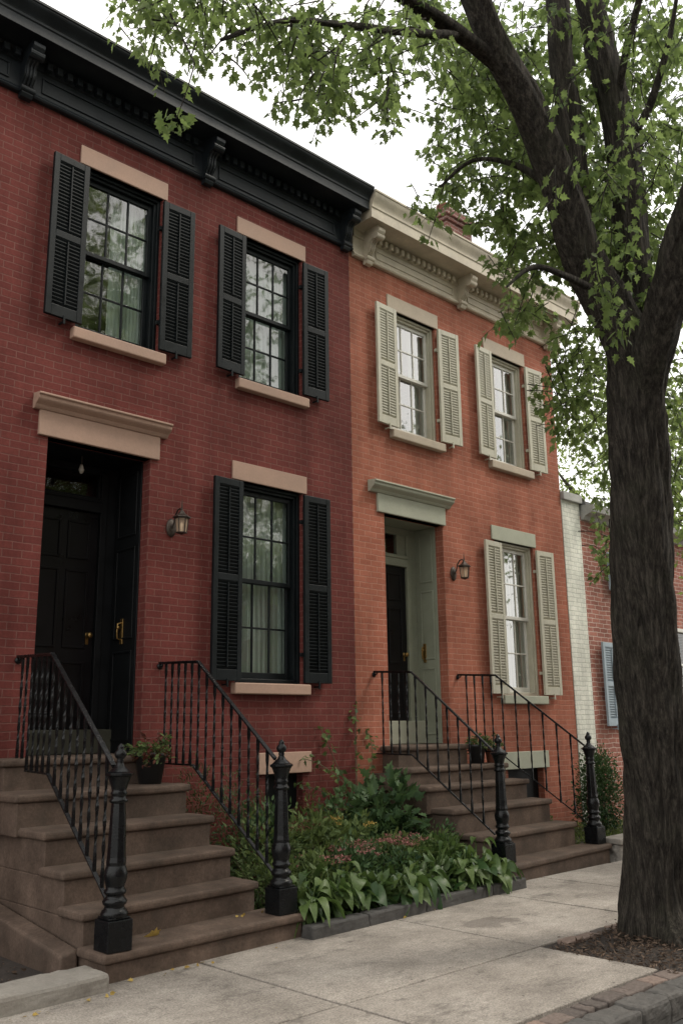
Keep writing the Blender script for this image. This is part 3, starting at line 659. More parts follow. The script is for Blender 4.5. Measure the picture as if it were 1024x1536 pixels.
def baluster(root, x, y, z0, z1):
    n = max(6, int((z1-z0)/.04)); v = []; f = []; a = .0075
    for i in range(n+1):
        t = i/n; z = z0+(z1-z0)*t
        tw = 0 if t < .12 or t > .88 else (t-.12)/.76*PI*2.2*(z1-z0)/.8
        r = a*(1.0 if .06 < t < .94 else 1.3)
        r *= 1+.25*(abs((t*5) % 1-.5) < .06)
        for k in range(4):
            an = tw+PI/4+k*PI/2; v.append((x+r*1.41*math.cos(an), y+r*1.41*math.sin(an), z))
    for i in range(n):
        for k in range(4): f.append((i*4+k, i*4+(k+1) % 4, (i+1)*4+(k+1) % 4, (i+1)*4+k))
    b = MB().add(v, f)
    b.lathe([(.004, 0), (.0125, .012), (.0125, .02), (.004, .032)], (x, y, z0+(z1-z0)*.5-.016), 8)
    b.lathe([(.004, 0), (.013, .01), (.004, .02)], (x, y, z1-.04), 8)
    b.build('baluster', M['iron'], root)
def lerp_path(path, y):
    for (a, b) in zip(path, path[1:]):
        if b[1] <= y <= a[1]:
            t = (a[1]-y)/(a[1]-b[1]); return tuple(a[i]+(b[i]-a[i])*t for i in range(3))
    return None
def railing(label, top, low, nx, ny, nz, floor, slaby):
    root = empty('iron_railing', (nx, ny, nz), label, 'railing', 'iron stoop railings')
    newel(root, nx, ny, nz)
    hr = MB()
    for a, b in zip(top, top[1:]):
        hr.bar(a, b, .038, .013); hr.bar(Vector(a)-Vector((0, 0, .010)), Vector(b)-Vector((0, 0, .010)), .022, .014)
    hr.lathe([(.0, 0), (.03, 0), (.03, .012), (.012, .02)], (0, 0, 0), 10); k = len(hr.v)
    n = 4*10+20
    for i in range(len(hr.v)-n, len(hr.v)):
        v = hr.v[i]; hr.v[i] = (top[0][0]+v[0], -.002-v[2], top[0][2]-.035+v[1])
    hr.tube([(top[0][0], -.01, top[0][2]-.035), (top[0][0], -.05, top[0][2]-.035), (top[0][0], -.06, top[0][2]-.01)], .008, 8)
    hr.build('handrail', M['iron'], root, bevel=.003, seg=1)
    lr = MB()
    for a, b in zip(low, low[1:]): lr.bar(a, b, .03, .014)
    lr.build('bottom_rail', M['iron'], root, bevel=.002, seg=1)
    y = -.13; end = ny+.12
    while y > end:
        t = lerp_path(top, y); l = lerp_path(low, y)
        if l: z0 = l[2]
        else: z0 = floor
        baluster(root, t[0], t[1], z0, t[2]-.012)
        y -= .118
railing('black iron railing left of the steps to the black door', [(3.37, -.01, 2.12), (3.28, -.80, 2.085), (3.22, -1.88, 1.28)],
        [(3.33, -.36, 1.21), (3.28, -.84, 1.20), (3.22, -1.86, .46)], 3.225, -1.95, .17, 1.30, -.33)
railing('black iron railing right of the steps to the black door, beside the planted bed', [(4.745, -.01, 2.12), (4.69, -.70, 2.09), (4.69, -1.76, 1.28)],
        [(4.735, -.01, 1.215), (4.69, -.66, 1.21), (4.69, -1.74, .45)], 4.695, -1.83, .17, 1.30, -.33)
railing('black iron railing left of the steps to the sage green doorway', [(7.60, -.01, 2.13), (7.62, -.56, 2.10), (7.86, -1.44, 1.26)],
        [(7.60, -.01, 1.22), (7.62, -.54, 1.21), (7.86, -1.42, .43)], 7.865, -1.51, .17, 1.30, -.30)
railing('black iron railing right of the steps to the sage green doorway, below the sage shutters', [(9.10, -.01, 2.14), (9.15, -.55, 2.11), (9.80, -1.31, 1.27)],
        [(9.10, -.01, 1.215), (9.15, -.55, 1.20), (9.80, -1.27, .40)], 9.80, -1.37, .17, 1.30, -.28)

# ------------------------------------------------------------------ wall lanterns
def lantern(x, z, label, scale=1.):
    root = empty('wall_lantern', (x, 0, z), label, 'wall lantern', 'lanterns beside the front doors')
    s = scale
    bp = MB().lathe([(.0, 0), (.052, 0), (.055, .012), (.04, .022), (.02, .03)], seg=16)
    bp.v = [(x+v[0], -v[2]-.001, z+v[1]*1.7) for v in bp.v]; bp.build('wall_plate', M['bronze'], root)
    yy = -.19
    arm = MB().tube([(x, -.02, z-.02), (x, -.06, z+.04), (x, -.08, z+.11), (x, -.12, z+.16), (x, -.16, z+.165), (x, yy, z+.14)], .0085, 8)
    arm.tube([(x, yy, z+.10), (x, yy, z+.19), (x, yy, z+.255)], [.009, .006, .002], 8)
    arm.build('arm', M['bronze'], root)
    top = z+.09
    MB().lathe([(.006, .055), (.02, .045), (.028, .03), (.045, .012), (.085, -.012), (.088, -.022), (.07, -.02)][::-1], (x, yy, top), 6, smooth=False, rot=PI/6).build('roof_cap', M['bronze'], root)
    fr = MB(); zt, zb = top-.02, top-.165
    for k in range(6):
        a = PI/6+k*PI/3; fr.bar((x+.066*math.cos(a), yy+.066*math.sin(a), zt), (x+.05*math.cos(a), yy+.05*math.sin(a), zb+.001), .007, .007)
    fr.lathe([(.068, .0), (.07, .004), (.07, .01), (.06, .012)], (x, yy, zt-.012), 6, False, PI/6)
    fr.lathe([(.0, -.02), (.012, -.015), (.03, -.008), (.056, 0), (.056, .008), (.045, .01)], (x, yy, zb-.006), 6, False, PI/6)
    fr.build('lantern_frame', M['bronze'], root)
    MB().lathe([(.047, zb-z), (.062, zt-z)], (x, yy, z), 6, False, PI/6).build('glass', M['lamp_glass'], root)
    bl = MB().lathe([(.006, zb-z+.012), (.009, zb-z+.02), (.009, zb-z+.05), (.013, zb-z+.065), (.012, zb-z+.085), (.003, zb-z+.10)], (x, yy, z), 10)
    bl.build('bulb', M['bulb'], root)
lantern(4.82, 3.42, 'bronze wall lantern on dark red brick beside the black door')
lantern(9.10, 3.42, 'bronze wall lantern on orange brick beside the sage green doorway')
pd = empty('pendant_lamp', (4.02, .33, 4.06), 'small bare glass bulb hanging in the black doorway', 'pendant lamp')
MB().tube([(4.02, .33, 4.06), (4.02, .33, 3.98)], .006, 8).build('cord', M['bronze'], pd)
MB().lathe([(.002, -.09), (.018, -.08), (.026, -.05), (.016, -.015), (.012, 0)], (4.02, .33, 3.98), 12).build('bulb', M['frosted'], pd)

# ------------------------------------------------------------------ ground
def sheet(x0, x1, y0, y1, z): return MB().add([(x0, y0, z), (x1, y0, z), (x1, y1, z), (x0, y1, z)], [(0, 1, 2, 3)])
struct(sheet(-600, 600, -600, 600, -.16), 'ground', M['earth'])
struct(sheet(-200, 200, -13.2, -4.58, -.145), 'road', M['asphalt'])
kb = MB(); x = -6.
while x < 30:
    l = random.uniform(.22, .5); j = random.uniform(-.008, .008); zt = random.uniform(-.006, .006)
    kb.prism([(x+.004, -4.60+j), (x+l-.004, -4.60+j+random.uniform(-.006, .006)), (x+l-.004, -4.42), (x+.004, -4.42)], -.16, .002+zt); x += l
worn(struct(kb, 'street_kerb', M['kerbstone'], bevel=.022, seg=2), .035, .1, 3)
struct(MB().box(-200, 200, -13.6, -13.2, -.16, .0).box(-200, 200, -18, -13.6, -.16, -.004), 'far_sidewalk', M['old_concrete'])
sb = MB().box(-6, 30, -4.42, -1.6, -.16, -.035); struct(sb, 'sidewalk_bed', M['soil'])
sw = MB()
xs = [-6, -4.4, -2.8, -1.2, .4, 2.1, 3.86, 5.76, 7.21, 8.3, 9.6, 11., 12.5, 14, 15.5, 17, 18.5, 20, 22, 24, 26, 30]
def slab(a, b, ya, yb, z=0.):
    gp = .010; t = [random.uniform(-.003, .003) for _ in range(4)]
    P4 = [(a+gp, ya+gp), (b-gp, ya+gp), (b-gp, yb-gp), (a+gp, yb-gp)]
    sw.add([(p[0], p[1], -.09) for p in P4]+[(p[0], p[1], z+t[i]) for i, p in enumerate(P4)], [(0,3,2,1),(4,5,6,7),(0,1,5,4),(1,2,6,5),(2,3,7,6),(3,0,4,7)])
for a, b in zip(xs, xs[1:]):
    slab(a, b, -3.36, -1.62)
    if b <= 5.8: slab(a, b, -4.26, -3.36)
    elif a >= 8.2: slab(a, b, -4.26, -3.36)
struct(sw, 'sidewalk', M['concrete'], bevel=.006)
# tree pit and pavers
struct(sheet(5.70, 8.35, -4.42, -3.2, -.012), 'tree_pit_soil', M['soil'])
pv = MB(); pt = []
def paver(a, b, c, d, z):
    j = [random.uniform(-.006, .006) for _ in range(8)]
    P4 = [(a+j[0], c+j[1]), (b+j[2], c+j[3]), (b+j[4], d+j[5]), (a+j[6], d+j[7])]; tl = [random.uniform(-.006, .006) for _ in range(4)]
    pv.add([(p[0], p[1], -.06) for p in P4]+[(p[0], p[1], z+tl[i]) for i, p in enumerate(P4)], [(0,3,2,1),(4,5,6,7),(0,1,5,4),(1,2,6,5),(2,3,7,6),(3,0,4,7)])
    pt.extend([random.random()]*8)
x = -2.
while x < 5.62:
    l = random.choice((.1, .12, .2)); paver(x+.004, x+l-.004, -4.405, -4.285, random.uniform(-.006, .008)); x += l
x = 5.95
while x < 8.3:
    l = random.uniform(.19, .23); paver(x+.004, x+l-.004, -3.475, -3.372, random.uniform(.004, .018)); x += l
po = struct(pv, 'brick_edging', M['paver'], bevel=.010); worn(po, .012, .04, 2)
ta = po.data.attributes.new('tone', 'FLOAT', 'POINT'); ta.data.foreach_set('value', pt)
def scatter(name, n, fx, S, mat, shape, label, cat, up=.25, z=0., **k):
    P = np.array([fx() for _ in range(n)]); D = RS.normal(size=(n, 3)); D[:, 2] = np.abs(D[:, 2])*up
    o = leaves(name, P, D, RS.uniform(*S, n), shape, M[mat], **k)
    return tag(o, label, cat, kind='stuff')
def pit():
    while True:
        x, y = random.uniform(5.72, 8.3), random.uniform(-4.4, -3.46 if random.random() < .96 else -3.3)
        return (x, y, -.008+.05*math.exp(-((x-6.75)**2+(y+3.85)**2)/.25)+random.uniform(0, .012))
scatter('wood_chips', 5200, pit, (.015, .055), 'chips', LANCE, 'dark shredded wood mulch around the trunk of the street tree', 'mulch', up=.35)
# low kerbs and beds
gk = MB(); x = 4.80
while x < 7.6:
    x2 = min(7.69, x+random.uniform(.6, 1.0)); x2 = 7.69 if x2 > 7.35 else x2; F_ = lambda q, o: o+(q-4.8)*.055
    gk.prism([(x+.003, F_(x, -2.06)), (x2-.003, F_(x2, -2.06)), (x2-.003, F_(x2, -1.93)), (x+.003, F_(x, -1.93))], -.1, .092+random.uniform(-.006, .006)); x = x2
worn(struct(gk, 'garden_kerb', M['granite'], bevel=.016, seg=2), .02, .08, 4)
struct(MB().box(4.66, 7.70, -1.85, 0., -.1, .035), 'garden_soil', M['soil'])
struct(MB().prism([(1.2, -2.27), (3.09, -2.17), (3.09, -1.87), (1.2, -1.90)], -.1, .10), 'entrance_kerb', M['old_concrete'], bevel=.025, seg=2); worn(bpy.data.objects['entrance_kerb'], .02, .09, 5)
struct(MB().box(.5, 3.0, -1.90, 0, -.1, .005), 'bare_yard_soil', M['soil'])
struct(MB().box(9.3, 12.3, -1.35, 0., -.1, .12), 'side_garden_soil', M['soil'])
lw = MB(); x = 9.97
for i in range(9):
    l = random.uniform(.5, .8); lw.box(x+.004, x+l-.004, -1.58+.045*i, -1.36+.045*i, -.06, .15); x += l
lo = worn(lw.build('garden_wall', M['rough_stone'], bevel=.02), .05, .09, 4); tag(lo, 'low rough stone garden wall with a flat coping, right of the far stoop', 'garden wall')
cp_ = MB(); cp_.add([(9.95, -1.61, .152), (16., -1.22, .152), (16., -.98, .152), (9.95, -1.34, .152), (9.95, -1.61, .22), (16., -1.22, .22), (16., -.98, .22), (9.95, -1.34, .22)],
       [(0,3,2,1),(4,5,6,7),(0,1,5,4),(1,2,6,5),(2,3,7,6),(3,0,4,7)]); cp_.build('coping', M['old_concrete'], lo, bevel=.015)

# ------------------------------------------------------------------ plants
def arch_leaves(mb, tones, c, n, length, width, rise, mat=None, spread=PI*2, a0=0, drop=1.):
    for i in range(n):
        a = a0+spread*(i+random.uniform(-.4, .4))/n; l = length*random.uniform(.45, 1.15); wd = width*random.uniform(.5, 1.2)
        r = rise*random.uniform(.3, 1.2); b = random.uniform(0, .04)
        dx, dy = math.cos(a), math.sin(a); pts = []
        bl_ = l*.68; k = 8; up_ = random.uniform(.1, .5); dn = random.uniform(.5, 1.25)
        for j in range(k+1):
            t = j/k
            if t < .32: rad, h, tw = b+l*t, r*math.sin(t/.32*PI/2), .004
            else:
                q = (t-.32)/.68; rad = b+l*.32+bl_*q*(1-.18*q*q); h = r+bl_*(up_*q-dn*q*q); tw = max(.002, (math.sin(q**.62*PI))**.85*wd*.5)
            pts.append((rad, h, tw))
        v = []; roll = random.uniform(-.9, .9); sw_ = random.uniform(-.5, .5)
        for rad, h, tw in pts:
            aa = a+sw_*(rad/l); cx_, cy_, cz_ = c[0]+math.cos(aa)*rad, c[1]+math.sin(aa)*rad, c[2]+h
            v += [(cx_-dy*tw, cy_+dx*tw, cz_+tw*.35+tw*roll), (cx_, cy_, cz_), (cx_+dy*tw, cy_-dx*tw, cz_+tw*.35-tw*roll)]
        f = []
        for j in range(k): f += [(3*j, 3*j+1, 3*j+4, 3*j+3), (3*j+1, 3*j+2, 3*j+5, 3*j+4)]
        mb.add(v, f, True); tones += [random.random()]*len(v)
def tone_attr(o, tones):
    a = o.data.attributes.new('tone', 'FLOAT', 'POINT'); a.data.foreach_set('value', tones)
def bushy(name, x, y, z, rx, ry, rz, n, size, shape, mat, label, cat='shrub', group=None, stems=9, cone=0., flowers=None, hollow=.5, updir=.35):
    root = empty(name, (x, y, z), label, cat, group)
    st = MB(); P = []; D = []
    tips = []
    for i in range(stems):
        a = random.uniform(0, 2*PI); e = random.uniform(.15, 1); t = Vector((x+rx*.75*math.cos(a)*e, y+ry*.75*math.sin(a)*e, z+rz*random.uniform(.9, 1.75)*(1-.3*e)))
        b = Vector((x+.03*math.cos(a), y+.03*math.sin(a), z-.02)); mdl = (b+t)/2+Vector((0, 0, .08*rz)); st.tube([b, mdl, t], [.008, .006, .003], 5); tips.append((b, mdl, t))
    st.build('stem', M['stem'], root)
    nc = max(14, n//18)
    cl = []
    for i in range(nc):
        while True:
            p = RS.uniform(-1, 1, 3); r = np.linalg.norm(p)
            if r < 1 and r > hollow*random.random(): break
        h = (p[2]+1)/2; sc_ = 1-cone*h; cl.append((p[0]*sc_, p[1]*sc_, p[2]))
    cl = np.array(cl); idx = RS.randint(0, nc, n); q = cl[idx]+RS.normal(size=(n, 3))*.16
    P = np.stack([x+q[:, 0]*rx, y+q[:, 1]*ry, np.maximum(z+.01, z+rz+q[:, 2]*rz)], 1)
    D = q.copy()+RS.normal(size=(n, 3))*.5; D[:, 2] += updir
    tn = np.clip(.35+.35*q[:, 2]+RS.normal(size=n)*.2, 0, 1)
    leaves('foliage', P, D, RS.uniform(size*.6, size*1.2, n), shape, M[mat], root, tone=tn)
    if flowers:
        fm, fn, fs = flowers
        for i in range(fn):
            P = []; D = []; S = []
            a = random.uniform(0, 2*PI); e = math.sqrt(random.random()); c = (x+rx*.9*e*math.cos(a), y+ry*.9*e*math.sin(a), z+rz*(2.12-.35*e)+random.uniform(-.02, .04))
            for j in range(34): P.append((c[0]+random.gauss(0, fs*.5), c[1]+random.gauss(0, fs*.5), c[2]+random.gauss(0, fs*.18))); D.append((random.gauss(0, 1), random.gauss(0, 1), abs(random.gauss(0, 1)))); S.append(random.uniform(.012, .024))
            leaves('flower_head', P, D, S, OVAL, M[fm], root)
    return root
def hosta(x, y, z, label, n=22, length=.27, width=.12, rise=.2, mat='hosta', name='hosta_plant', group='broad leaved plants along the front kerb'):
    root = empty(name, (x, y, z), label, 'plant', group)
    mb = MB(); tn = []; arch_leaves(mb, tn, (x, y, z), n, length, width, rise); arch_leaves(mb, tn, (x, y, z+.03), n//2, length*.7, width*.85, rise*1.35, a0=.3)
    o = mb.build('foliage', M[mat], root); tone_attr(o, tn)
    return root
k = 0
names_front = ['nearest the first stoop', 'second from the first stoop', 'third from the first stoop', 'fourth from the first stoop', 'fifth from the first stoop', 'sixth along the kerb',
               'seventh along the kerb', 'third from the far stoop', 'second from the far stoop', 'nearest the far stoop']
for i in range(10):
    x = 4.98+i*.268+random.uniform(-.03, .03); y = -1.80+.05*i/9*1+random.uniform(-.04, .03)
    if i in (3, 6): bushy('garden_herb', x, y-.0, .03, .17, .13, .15, 150, .13, OVAL, 'hosta', 'loose oval leaved green plant at the front kerb, '+names_front[i], 'plant', 'broad leaved plants along the front kerb'); continue
    hosta(x, y, .04, 'drooping broad leaved green plant at the front kerb, '+names_front[i], n=random.randint(24, 32), length=random.uniform(.25, .32), width=random.uniform(.11, .15), rise=random.uniform(.16, .23))
second = ['in the second row nearest the near stoop', 'in the second row, second from the near stoop', 'in the second row left of its middle', 'in the second row right of its middle', 'in the second row, second from the far stoop', 'in the second row nearest the far stoop']
for i in range(6):
    hosta(5.12+i*.46+random.uniform(-.05, .05), -1.60+.012*i+random.uniform(-.05, .05), .04, 'broad leaved green plant '+second[i], n=18, length=.24, width=.10, rise=.24, group='broad leaved plants of the second row')
herbs = [(5.1, -1.22, .24, .19, 'low grey green herb clump behind the first newel', None, 'herb'), (5.5, -1.38, .24, .19, 'herb clump with a few dusty pink heads left of middle of the bed', ('pink', 7, .045), 'herb'),
         (5.95, -1.3, .26, .21, 'sedum clump with wide dusty pink flower heads in the middle of the bed', ('pink', 15, .055), 'vine'), (6.35, -1.32, .26, .21, 'sedum clump with pink and brown heads right of middle of the bed', ('pink', 13, .055), 'vine'),
         (6.72, -1.2, .25, .21, 'sedum clump with rusty pink heads before the vine', ('pink', 9, .05), 'herb'), (7.1, -1.3, .24, .20, 'clump of fine green leaves beside the far stoop', None, 'hosta'), (7.35, -1.05, .2, .24, 'arching green tuft against the side of the far stoop', None, 'vine'),
         (5.3, -.85, .32, .33, 'loose shrubby plant below the first basement window', None, 'herb'), (5.85, -.85, .30, .30, 'reddish leaved plant behind the pink flowers', ('redleaf', 14, .06), 'herb'),
         (6.35, -.8, .30, .28, 'yellow green herb clump under the brick wall', ('yellow', 6, .035), 'herb'), (6.75, -.85, .24, .24, 'feathery green clump in front of the vine', None, 'evergreen'),
         (5.75, -.35, .3, .36, 'tall grey green clump against the dark red wall', None, 'vine'), (6.4, -.35, .3, .34, 'russet and green clump against the dark red wall', ('redleaf', 10, .05), 'herb')]
for x, y, r, h, lb, fl, mt in herbs:
    bushy('garden_herb', x, y, .03, r*1.1, r*1.1, h*1.1, 950, random.uniform(.05, .085), OVAL if mt != 'evergreen' else LANCE, mt, lb, 'plant', 'flowering herbs in the bed between the stoops', flowers=fl, stems=12)
bushy('wall_shrub', 6.75, -.38, .03, .34, .28, .42, 700, .085, MAPLE, 'vine', 'broad leaved shrub left of the dark vine bush, under the dark red wall', 'shrub')
bushy('wall_shrub', 4.95, -.35, .03, .22, .25, .58, 1100, .05, LANCE, 'evergreen', 'upright narrow leaved shrub behind the first right railing', 'shrub')
bushy('wall_shrub', 5.45, -.28, .03, .28, .22, .52, 1300, .05, LANCE, 'vine', 'feathery green shrub in front of the tan basement lintel', 'shrub')
# the vine bush against the far stoop
vn = bushy('climbing_vine', 7.15, -.52, .03, .36, .38, .52, 620, .14, MAPLE, 'vine', 'dark leaved vine bush sprawling against the left side of the far stoop', 'vine', hollow=.7)
tw = MB(); P = []; D = []; S = []
for (a, b, c) in (((7.0, -.15, .9), (6.85, -.05, 1.3), (6.75, -.03, 1.5)), ((7.1, -.2, .9), (7.2, -.08, 1.4), (7.28, -.03, 1.75)), ((7.0, -.3, .8), (6.7, -.2, 1.15), (6.45, -.1, 1.2)), ((7.2, -.3, 1.0), (7.4, -.2, 1.3), (7.45, -.05, 1.45)), ((6.95, -.3, .7), (6.65, -.15, .9), (6.4, -.05, .95))):
    a, b, c = Vector(a), Vector(b), Vector(c); pts = [a.lerp(b, t/6).lerp(b.lerp(c, t/6), t/6) for t in range(7)]; tw.tube(pts, .004, 5)
    for p in pts[1:]:
        for j in range(5): P.append(tuple(p+Vector([random.gauss(0, .03) for _ in range(3)]))); D.append((random.gauss(0, 1), random.gauss(-.4, .6), random.gauss(-.2, .5))); S.append(random.uniform(.045, .085))
tw.build('stem', M['stem'], vn); leaves('foliage', P, D, S, MAPLE, M['herb'], vn)
# right of the far stoop
bushy('round_shrub', 11.05, -.72, .1, .40, .36, .54, 5200, .045, OVAL, 'evergreen', 'dense rounded evergreen shrub in front of the whitewashed brick strip', 'shrub', cone=.55, hollow=.85, stems=14)
bushy('small_shrub', 11.9, -1.05, .1, .22, .2, .14, 700, .045, OVAL, 'herb', 'small light green shrub at the foot of the big evergreen, by the low wall', 'shrub')
bushy('trailing_shrub', 9.75, -.55, .1, .25, .3, .20, 900, .045, OVAL, 'herb', 'low leafy shrub beside the landing of the far stoop', 'shrub')
scatter('ground_cover', 4200, lambda: (random.uniform(9.55, 12.4), random.uniform(-1.3, -.03), .12+random.uniform(0, .06)), (.03, .065), 'grass', LANCE, 'short yellow green ground cover beside the far stoop', 'ground cover', up=2.)
scatter('garden_ground_cover', 2600, lambda: (random.uniform(4.9, 7.5), random.uniform(-1.75, -.05), .035+random.uniform(0, .07)), (.03, .06), 'herb', OVAL, 'low mixed leaves covering the soil between the stoops', 'ground cover', up=.8)
scatter('leaf_litter', 700, lambda: (random.uniform(1.3, 2.95), random.uniform(-1.85, -.1), .008+random.uniform(0, .01)), (.015, .04), 'chips', OVAL, 'dark crumbled leaves on the bare yard soil', 'leaf litter', up=.2)
# potted plants
def pot(x, y, z, r, h, label, pm, leafm, n, size, spread):
    root = empty('potted_plant', (x, y, z), label, 'potted plant', 'potted plants on the stoop landings')
    MB().lathe([(.0, 0), (r*.7, 0), (r*.95, h*.86), (r*1.04, h*.87), (r*1.06, h), (r*.94, h), (r*.9, h*.9)], (x, y, z), 24).build('pot', M[pm], root)
    MB().lathe([(r*.9, h*.88), (r*.4, h*.9), (0.001, h*.91)], (x, y, z), 16).build('potting_soil', M['soil'], root)
    for mt, cnt in leafm:
        P = []; D = []; S = []; T = []; stm = MB()
        for i in range(cnt):
            a = random.uniform(0, 2*PI); ln = random.uniform(.5, 1)*spread; el = random.uniform(.2, 1.25)
            pts = []
            for j in range(8):
                t = j/7; pts.append(Vector((x+math.cos(a)*(r*.3+ln*t*math.cos(el)), y+math.sin(a)*(r*.3+ln*t*math.cos(el)), z+h*.9+ln*(t*math.sin(el)-.55*t*t*math.cos(el)))))
            stm.tube(pts, .0025, 4)
            for p in pts[2:]:
                for q in range(n): P.append(tuple(p+Vector([random.gauss(0, .012) for _ in range(3)]))); D.append((math.cos(a)+random.gauss(0, .8), math.sin(a)+random.gauss(0, .8), random.gauss(.1, .7))); S.append(size*random.uniform(.6, 1.2)); T.append(random.random())
        stm.build('stem', M['stem'], root); leaves('foliage', P, D, S, OVAL, M[mt], root, tone=np.array(T))
pot(4.42, -.42, 1.06, .135, .26, 'dark pot of trailing green and russet plants on the landing before the black door', 'plastic_pot', [('herb', 26), ('redleaf', 10)], 3, .05, .27)
pot(9.02, -.32, 1.07, .11, .22, 'dark pot of yellow green foliage on the landing of the far stoop', 'plastic_pot', [('herb', 22)], 3, .045, .22)
pot(9.25, -.36, 1.07, .08, .17, 'small terracotta pot with upright leaves on the landing of the far stoop', 'terracotta', [('herb', 14)], 3, .05, .3)
# fallen leaves
def fallen(x, y, z, s, label, group='small yellow leaves fallen on the pavement', mat='yellow', tone=.7):
    o = leaves('fallen_leaf', [(x, y, z)], [(random.gauss(0, 1), random.gauss(0, 1), .02)], [s], MAPLE, M[mat], origin=(x, y, z), tone=np.array([tone]), fold=.12, curl=.1)
    tag(o, label, 'leaf', group)
o = fallen(3.66, -1.80, .182, .13, 'single yellow leaf lying on the bottom step of the near stoop', None, tone=1.)
for i in range(26):
    x = random.uniform(3.2, 7.5); y = -2.10-.0*x+.052*(x-3.1)+random.uniform(-.04, .03)+(0 if x > 4.9 else .0)
    fallen(x, y, .008, random.uniform(.022, .05), 'small yellow brown leaf fallen along the foot of the steps and garden kerb', 'small leaves fallen along the kerb', tone=random.uniform(0, .7))
for i in range(12):
    x = random.uniform(2.1, 3.1); fallen(x, -2.31+.06*(x-2.1)+random.uniform(-.03, .01), .008, random.uniform(.02, .04), 'tiny yellow leaf crumb along the concrete entrance kerb', 'leaf crumbs along the entrance kerb', tone=random.uniform(.3, .8))
for i in range(5):
    fallen(random.uniform(4.3, 4.75), random.uniform(-1.78, -1.66), .178, random.uniform(.02, .04), 'tiny yellow leaf on the bottom step beside the second newel', 'tiny leaves on the bottom step', tone=random.uniform(.2, .7))

# ------------------------------------------------------------------ trees
def smooth_path(pts, rad, sub=5):
    P = [Vector(p) for p in pts]; out = []; ro = []
    for i in range(len(P)-1):
        p0, p1, p2, p3 = P[max(i-1, 0)], P[i], P[i+1], P[min(i+2, len(P)-1)]
        for j in range(sub):
            t = j/sub; out.append(.5*((2*p1)+(-p0+p2)*t+(2*p0-5*p1+4*p2-p3)*t*t+(-p0+3*p1-3*p2+p3)*t**3)); ro.append(rad[i]+(rad[i+1]-rad[i])*t)
    out.append(P[-1]); ro.append(rad[-1]); return out, ro
def limb(mb, pts, rad, seg=20, sub=6, flare=False):
    pp, rr = smooth_path(pts, rad, sub); n = len(pp); v = []; f = []; ref = Vector((1, 0, 0)); ph = random.uniform(0, 6)
    for i, p in enumerate(pp):
        t = (pp[min(i+1, n-1)]-pp[max(i-1, 0)]).normalized(); ref = (ref-t*ref.dot(t)).normalized(); b = t.cross(ref)
        for k in range(seg):
            a = 2*PI*k/seg; r = rr[i]*(1+.05*math.sin(3*a+ph+i*.13)+.035*math.sin(7*a+2*ph+i*.2)+.02*math.sin(i*.9+a*2))
            q_ = mnoise.noise(Vector((math.cos(a)*rr[i]*26+ph, math.sin(a)*rr[i]*26, p.z*2.6))); r += .017*(1-2*abs(q_))*min(1, rr[i]/.12)
            r += .012*mnoise.noise(Vector((math.cos(a)*2, math.sin(a)*2, p.z*1.7+ph)))
            if flare and p.z < .55: r *= 1+.30*(max(0, .55-p.z)/.55)**2*(1+.45*math.sin(5*a+1)) if False else 1
            if flare and p.z < .45: r *= 1+.42*(max(0, .45-p.z)/.45)**2.2*(1.1+.55*math.sin(5*a+1))
            v.append(p+(ref*math.cos(a)+b*math.sin(a))*r)
    for i in range(n-1):
        for k in range(seg): f.append((i*seg+k, i*seg+(k+1) % seg, (i+1)*seg+(k+1) % seg, (i+1)*seg+k))
    mb.add(v, f, True)
T = empty('street_tree', (6.69, -3.80, 0), 'big street tree with a dark furrowed trunk forking into several limbs, in the mulch pit', 'tree')
tb = MB()
base = Vector((6.72, -3.83, -.06)); d = 6.75
def A(px, py, dd): return tuple(at(px, py, dd))
limb(tb, [base, A(985, 1345, 6.76), A(984, 1200, 6.76), A(974, 1050, 6.75), A(966, 900, 6.75), A(961, 760, 6.75), A(955, 650, 6.75), A(951, 560, 6.75), A(948, 500, 6.76)],
     [.262, .235, .222, .215, .213, .206, .195, .185, .14], 150, 12, True)
limb(tb, [A(955, 620, 6.76), A(940, 520, 6.72), A(908, 450, 6.68), A(874, 383, 6.62), A(841, 284, 6.55), A(792, 159, 6.45), A(743, 71, 6.35), A(708, -10, 6.25), A(660, -130, 6.1), A(600, -290, 5.9)],
     [.13, .155, .148, .132, .118, .104, .090, .080, .062, .04], 64, 9)
limb(tb, [A(905, 470, 6.75), A(880, 390, 6.85), A(860, 285, 6.95), A(850, 164, 7.05), A(841, 82, 7.1), A(836, -5, 7.15), A(815, -160, 7.3), A(800, -350, 7.4)], [.1, .108, .1, .088, .082, .078, .06, .03], 56, 9)
limb(tb, [A(952, 600, 6.8), A(950, 500, 6.9), A(945, 328, 7.05), A(929, 191, 7.15), A(902, 82, 7.25), A(882, -5, 7.3), A(850, -180, 7.5)], [.12, .135, .12, .112, .105, .098, .055], 56, 9)
limb(tb, [A(962, 610, 6.72), A(975, 530, 6.6), A(1003, 440, 6.45), A(1028, 350, 6.3), A(1075, 220, 6.1), A(1120, 60, 5.9), A(1140, -150, 5.7)], [.12, .14, .125, .115, .1, .08, .05], 56, 9)
limb(tb, [A(745, 98, 6.37), A(722, 76, 6.3), A(672, 38, 6.1), A(606, -4, 5.9), A(520, -60, 5.6), A(400, -130, 5.2)], [.05, .054, .05, .04, .03, .015], 14)
limb(tb, [A(682, 52, 6.12), A(640, 50, 5.9), A(580, 44, 5.6), A(513, 36, 5.3), A(430, 30, 5.0), A(330, 60, 4.7)], [.03, .026, .022, .018, .012, .005], 12)
limb(tb, [A(925, 160, 7.15), A(938, 80, 7.0), A(953, 20, 6.9), A(975, -70, 6.7)], [.03, .026, .022, .012], 10)
limb(tb, [A(950, 200, 7.1), A(975, 155, 7.0), A(1003, 60, 6.9), A(1020, -40, 6.8)], [.03, .026, .022, .012], 10)
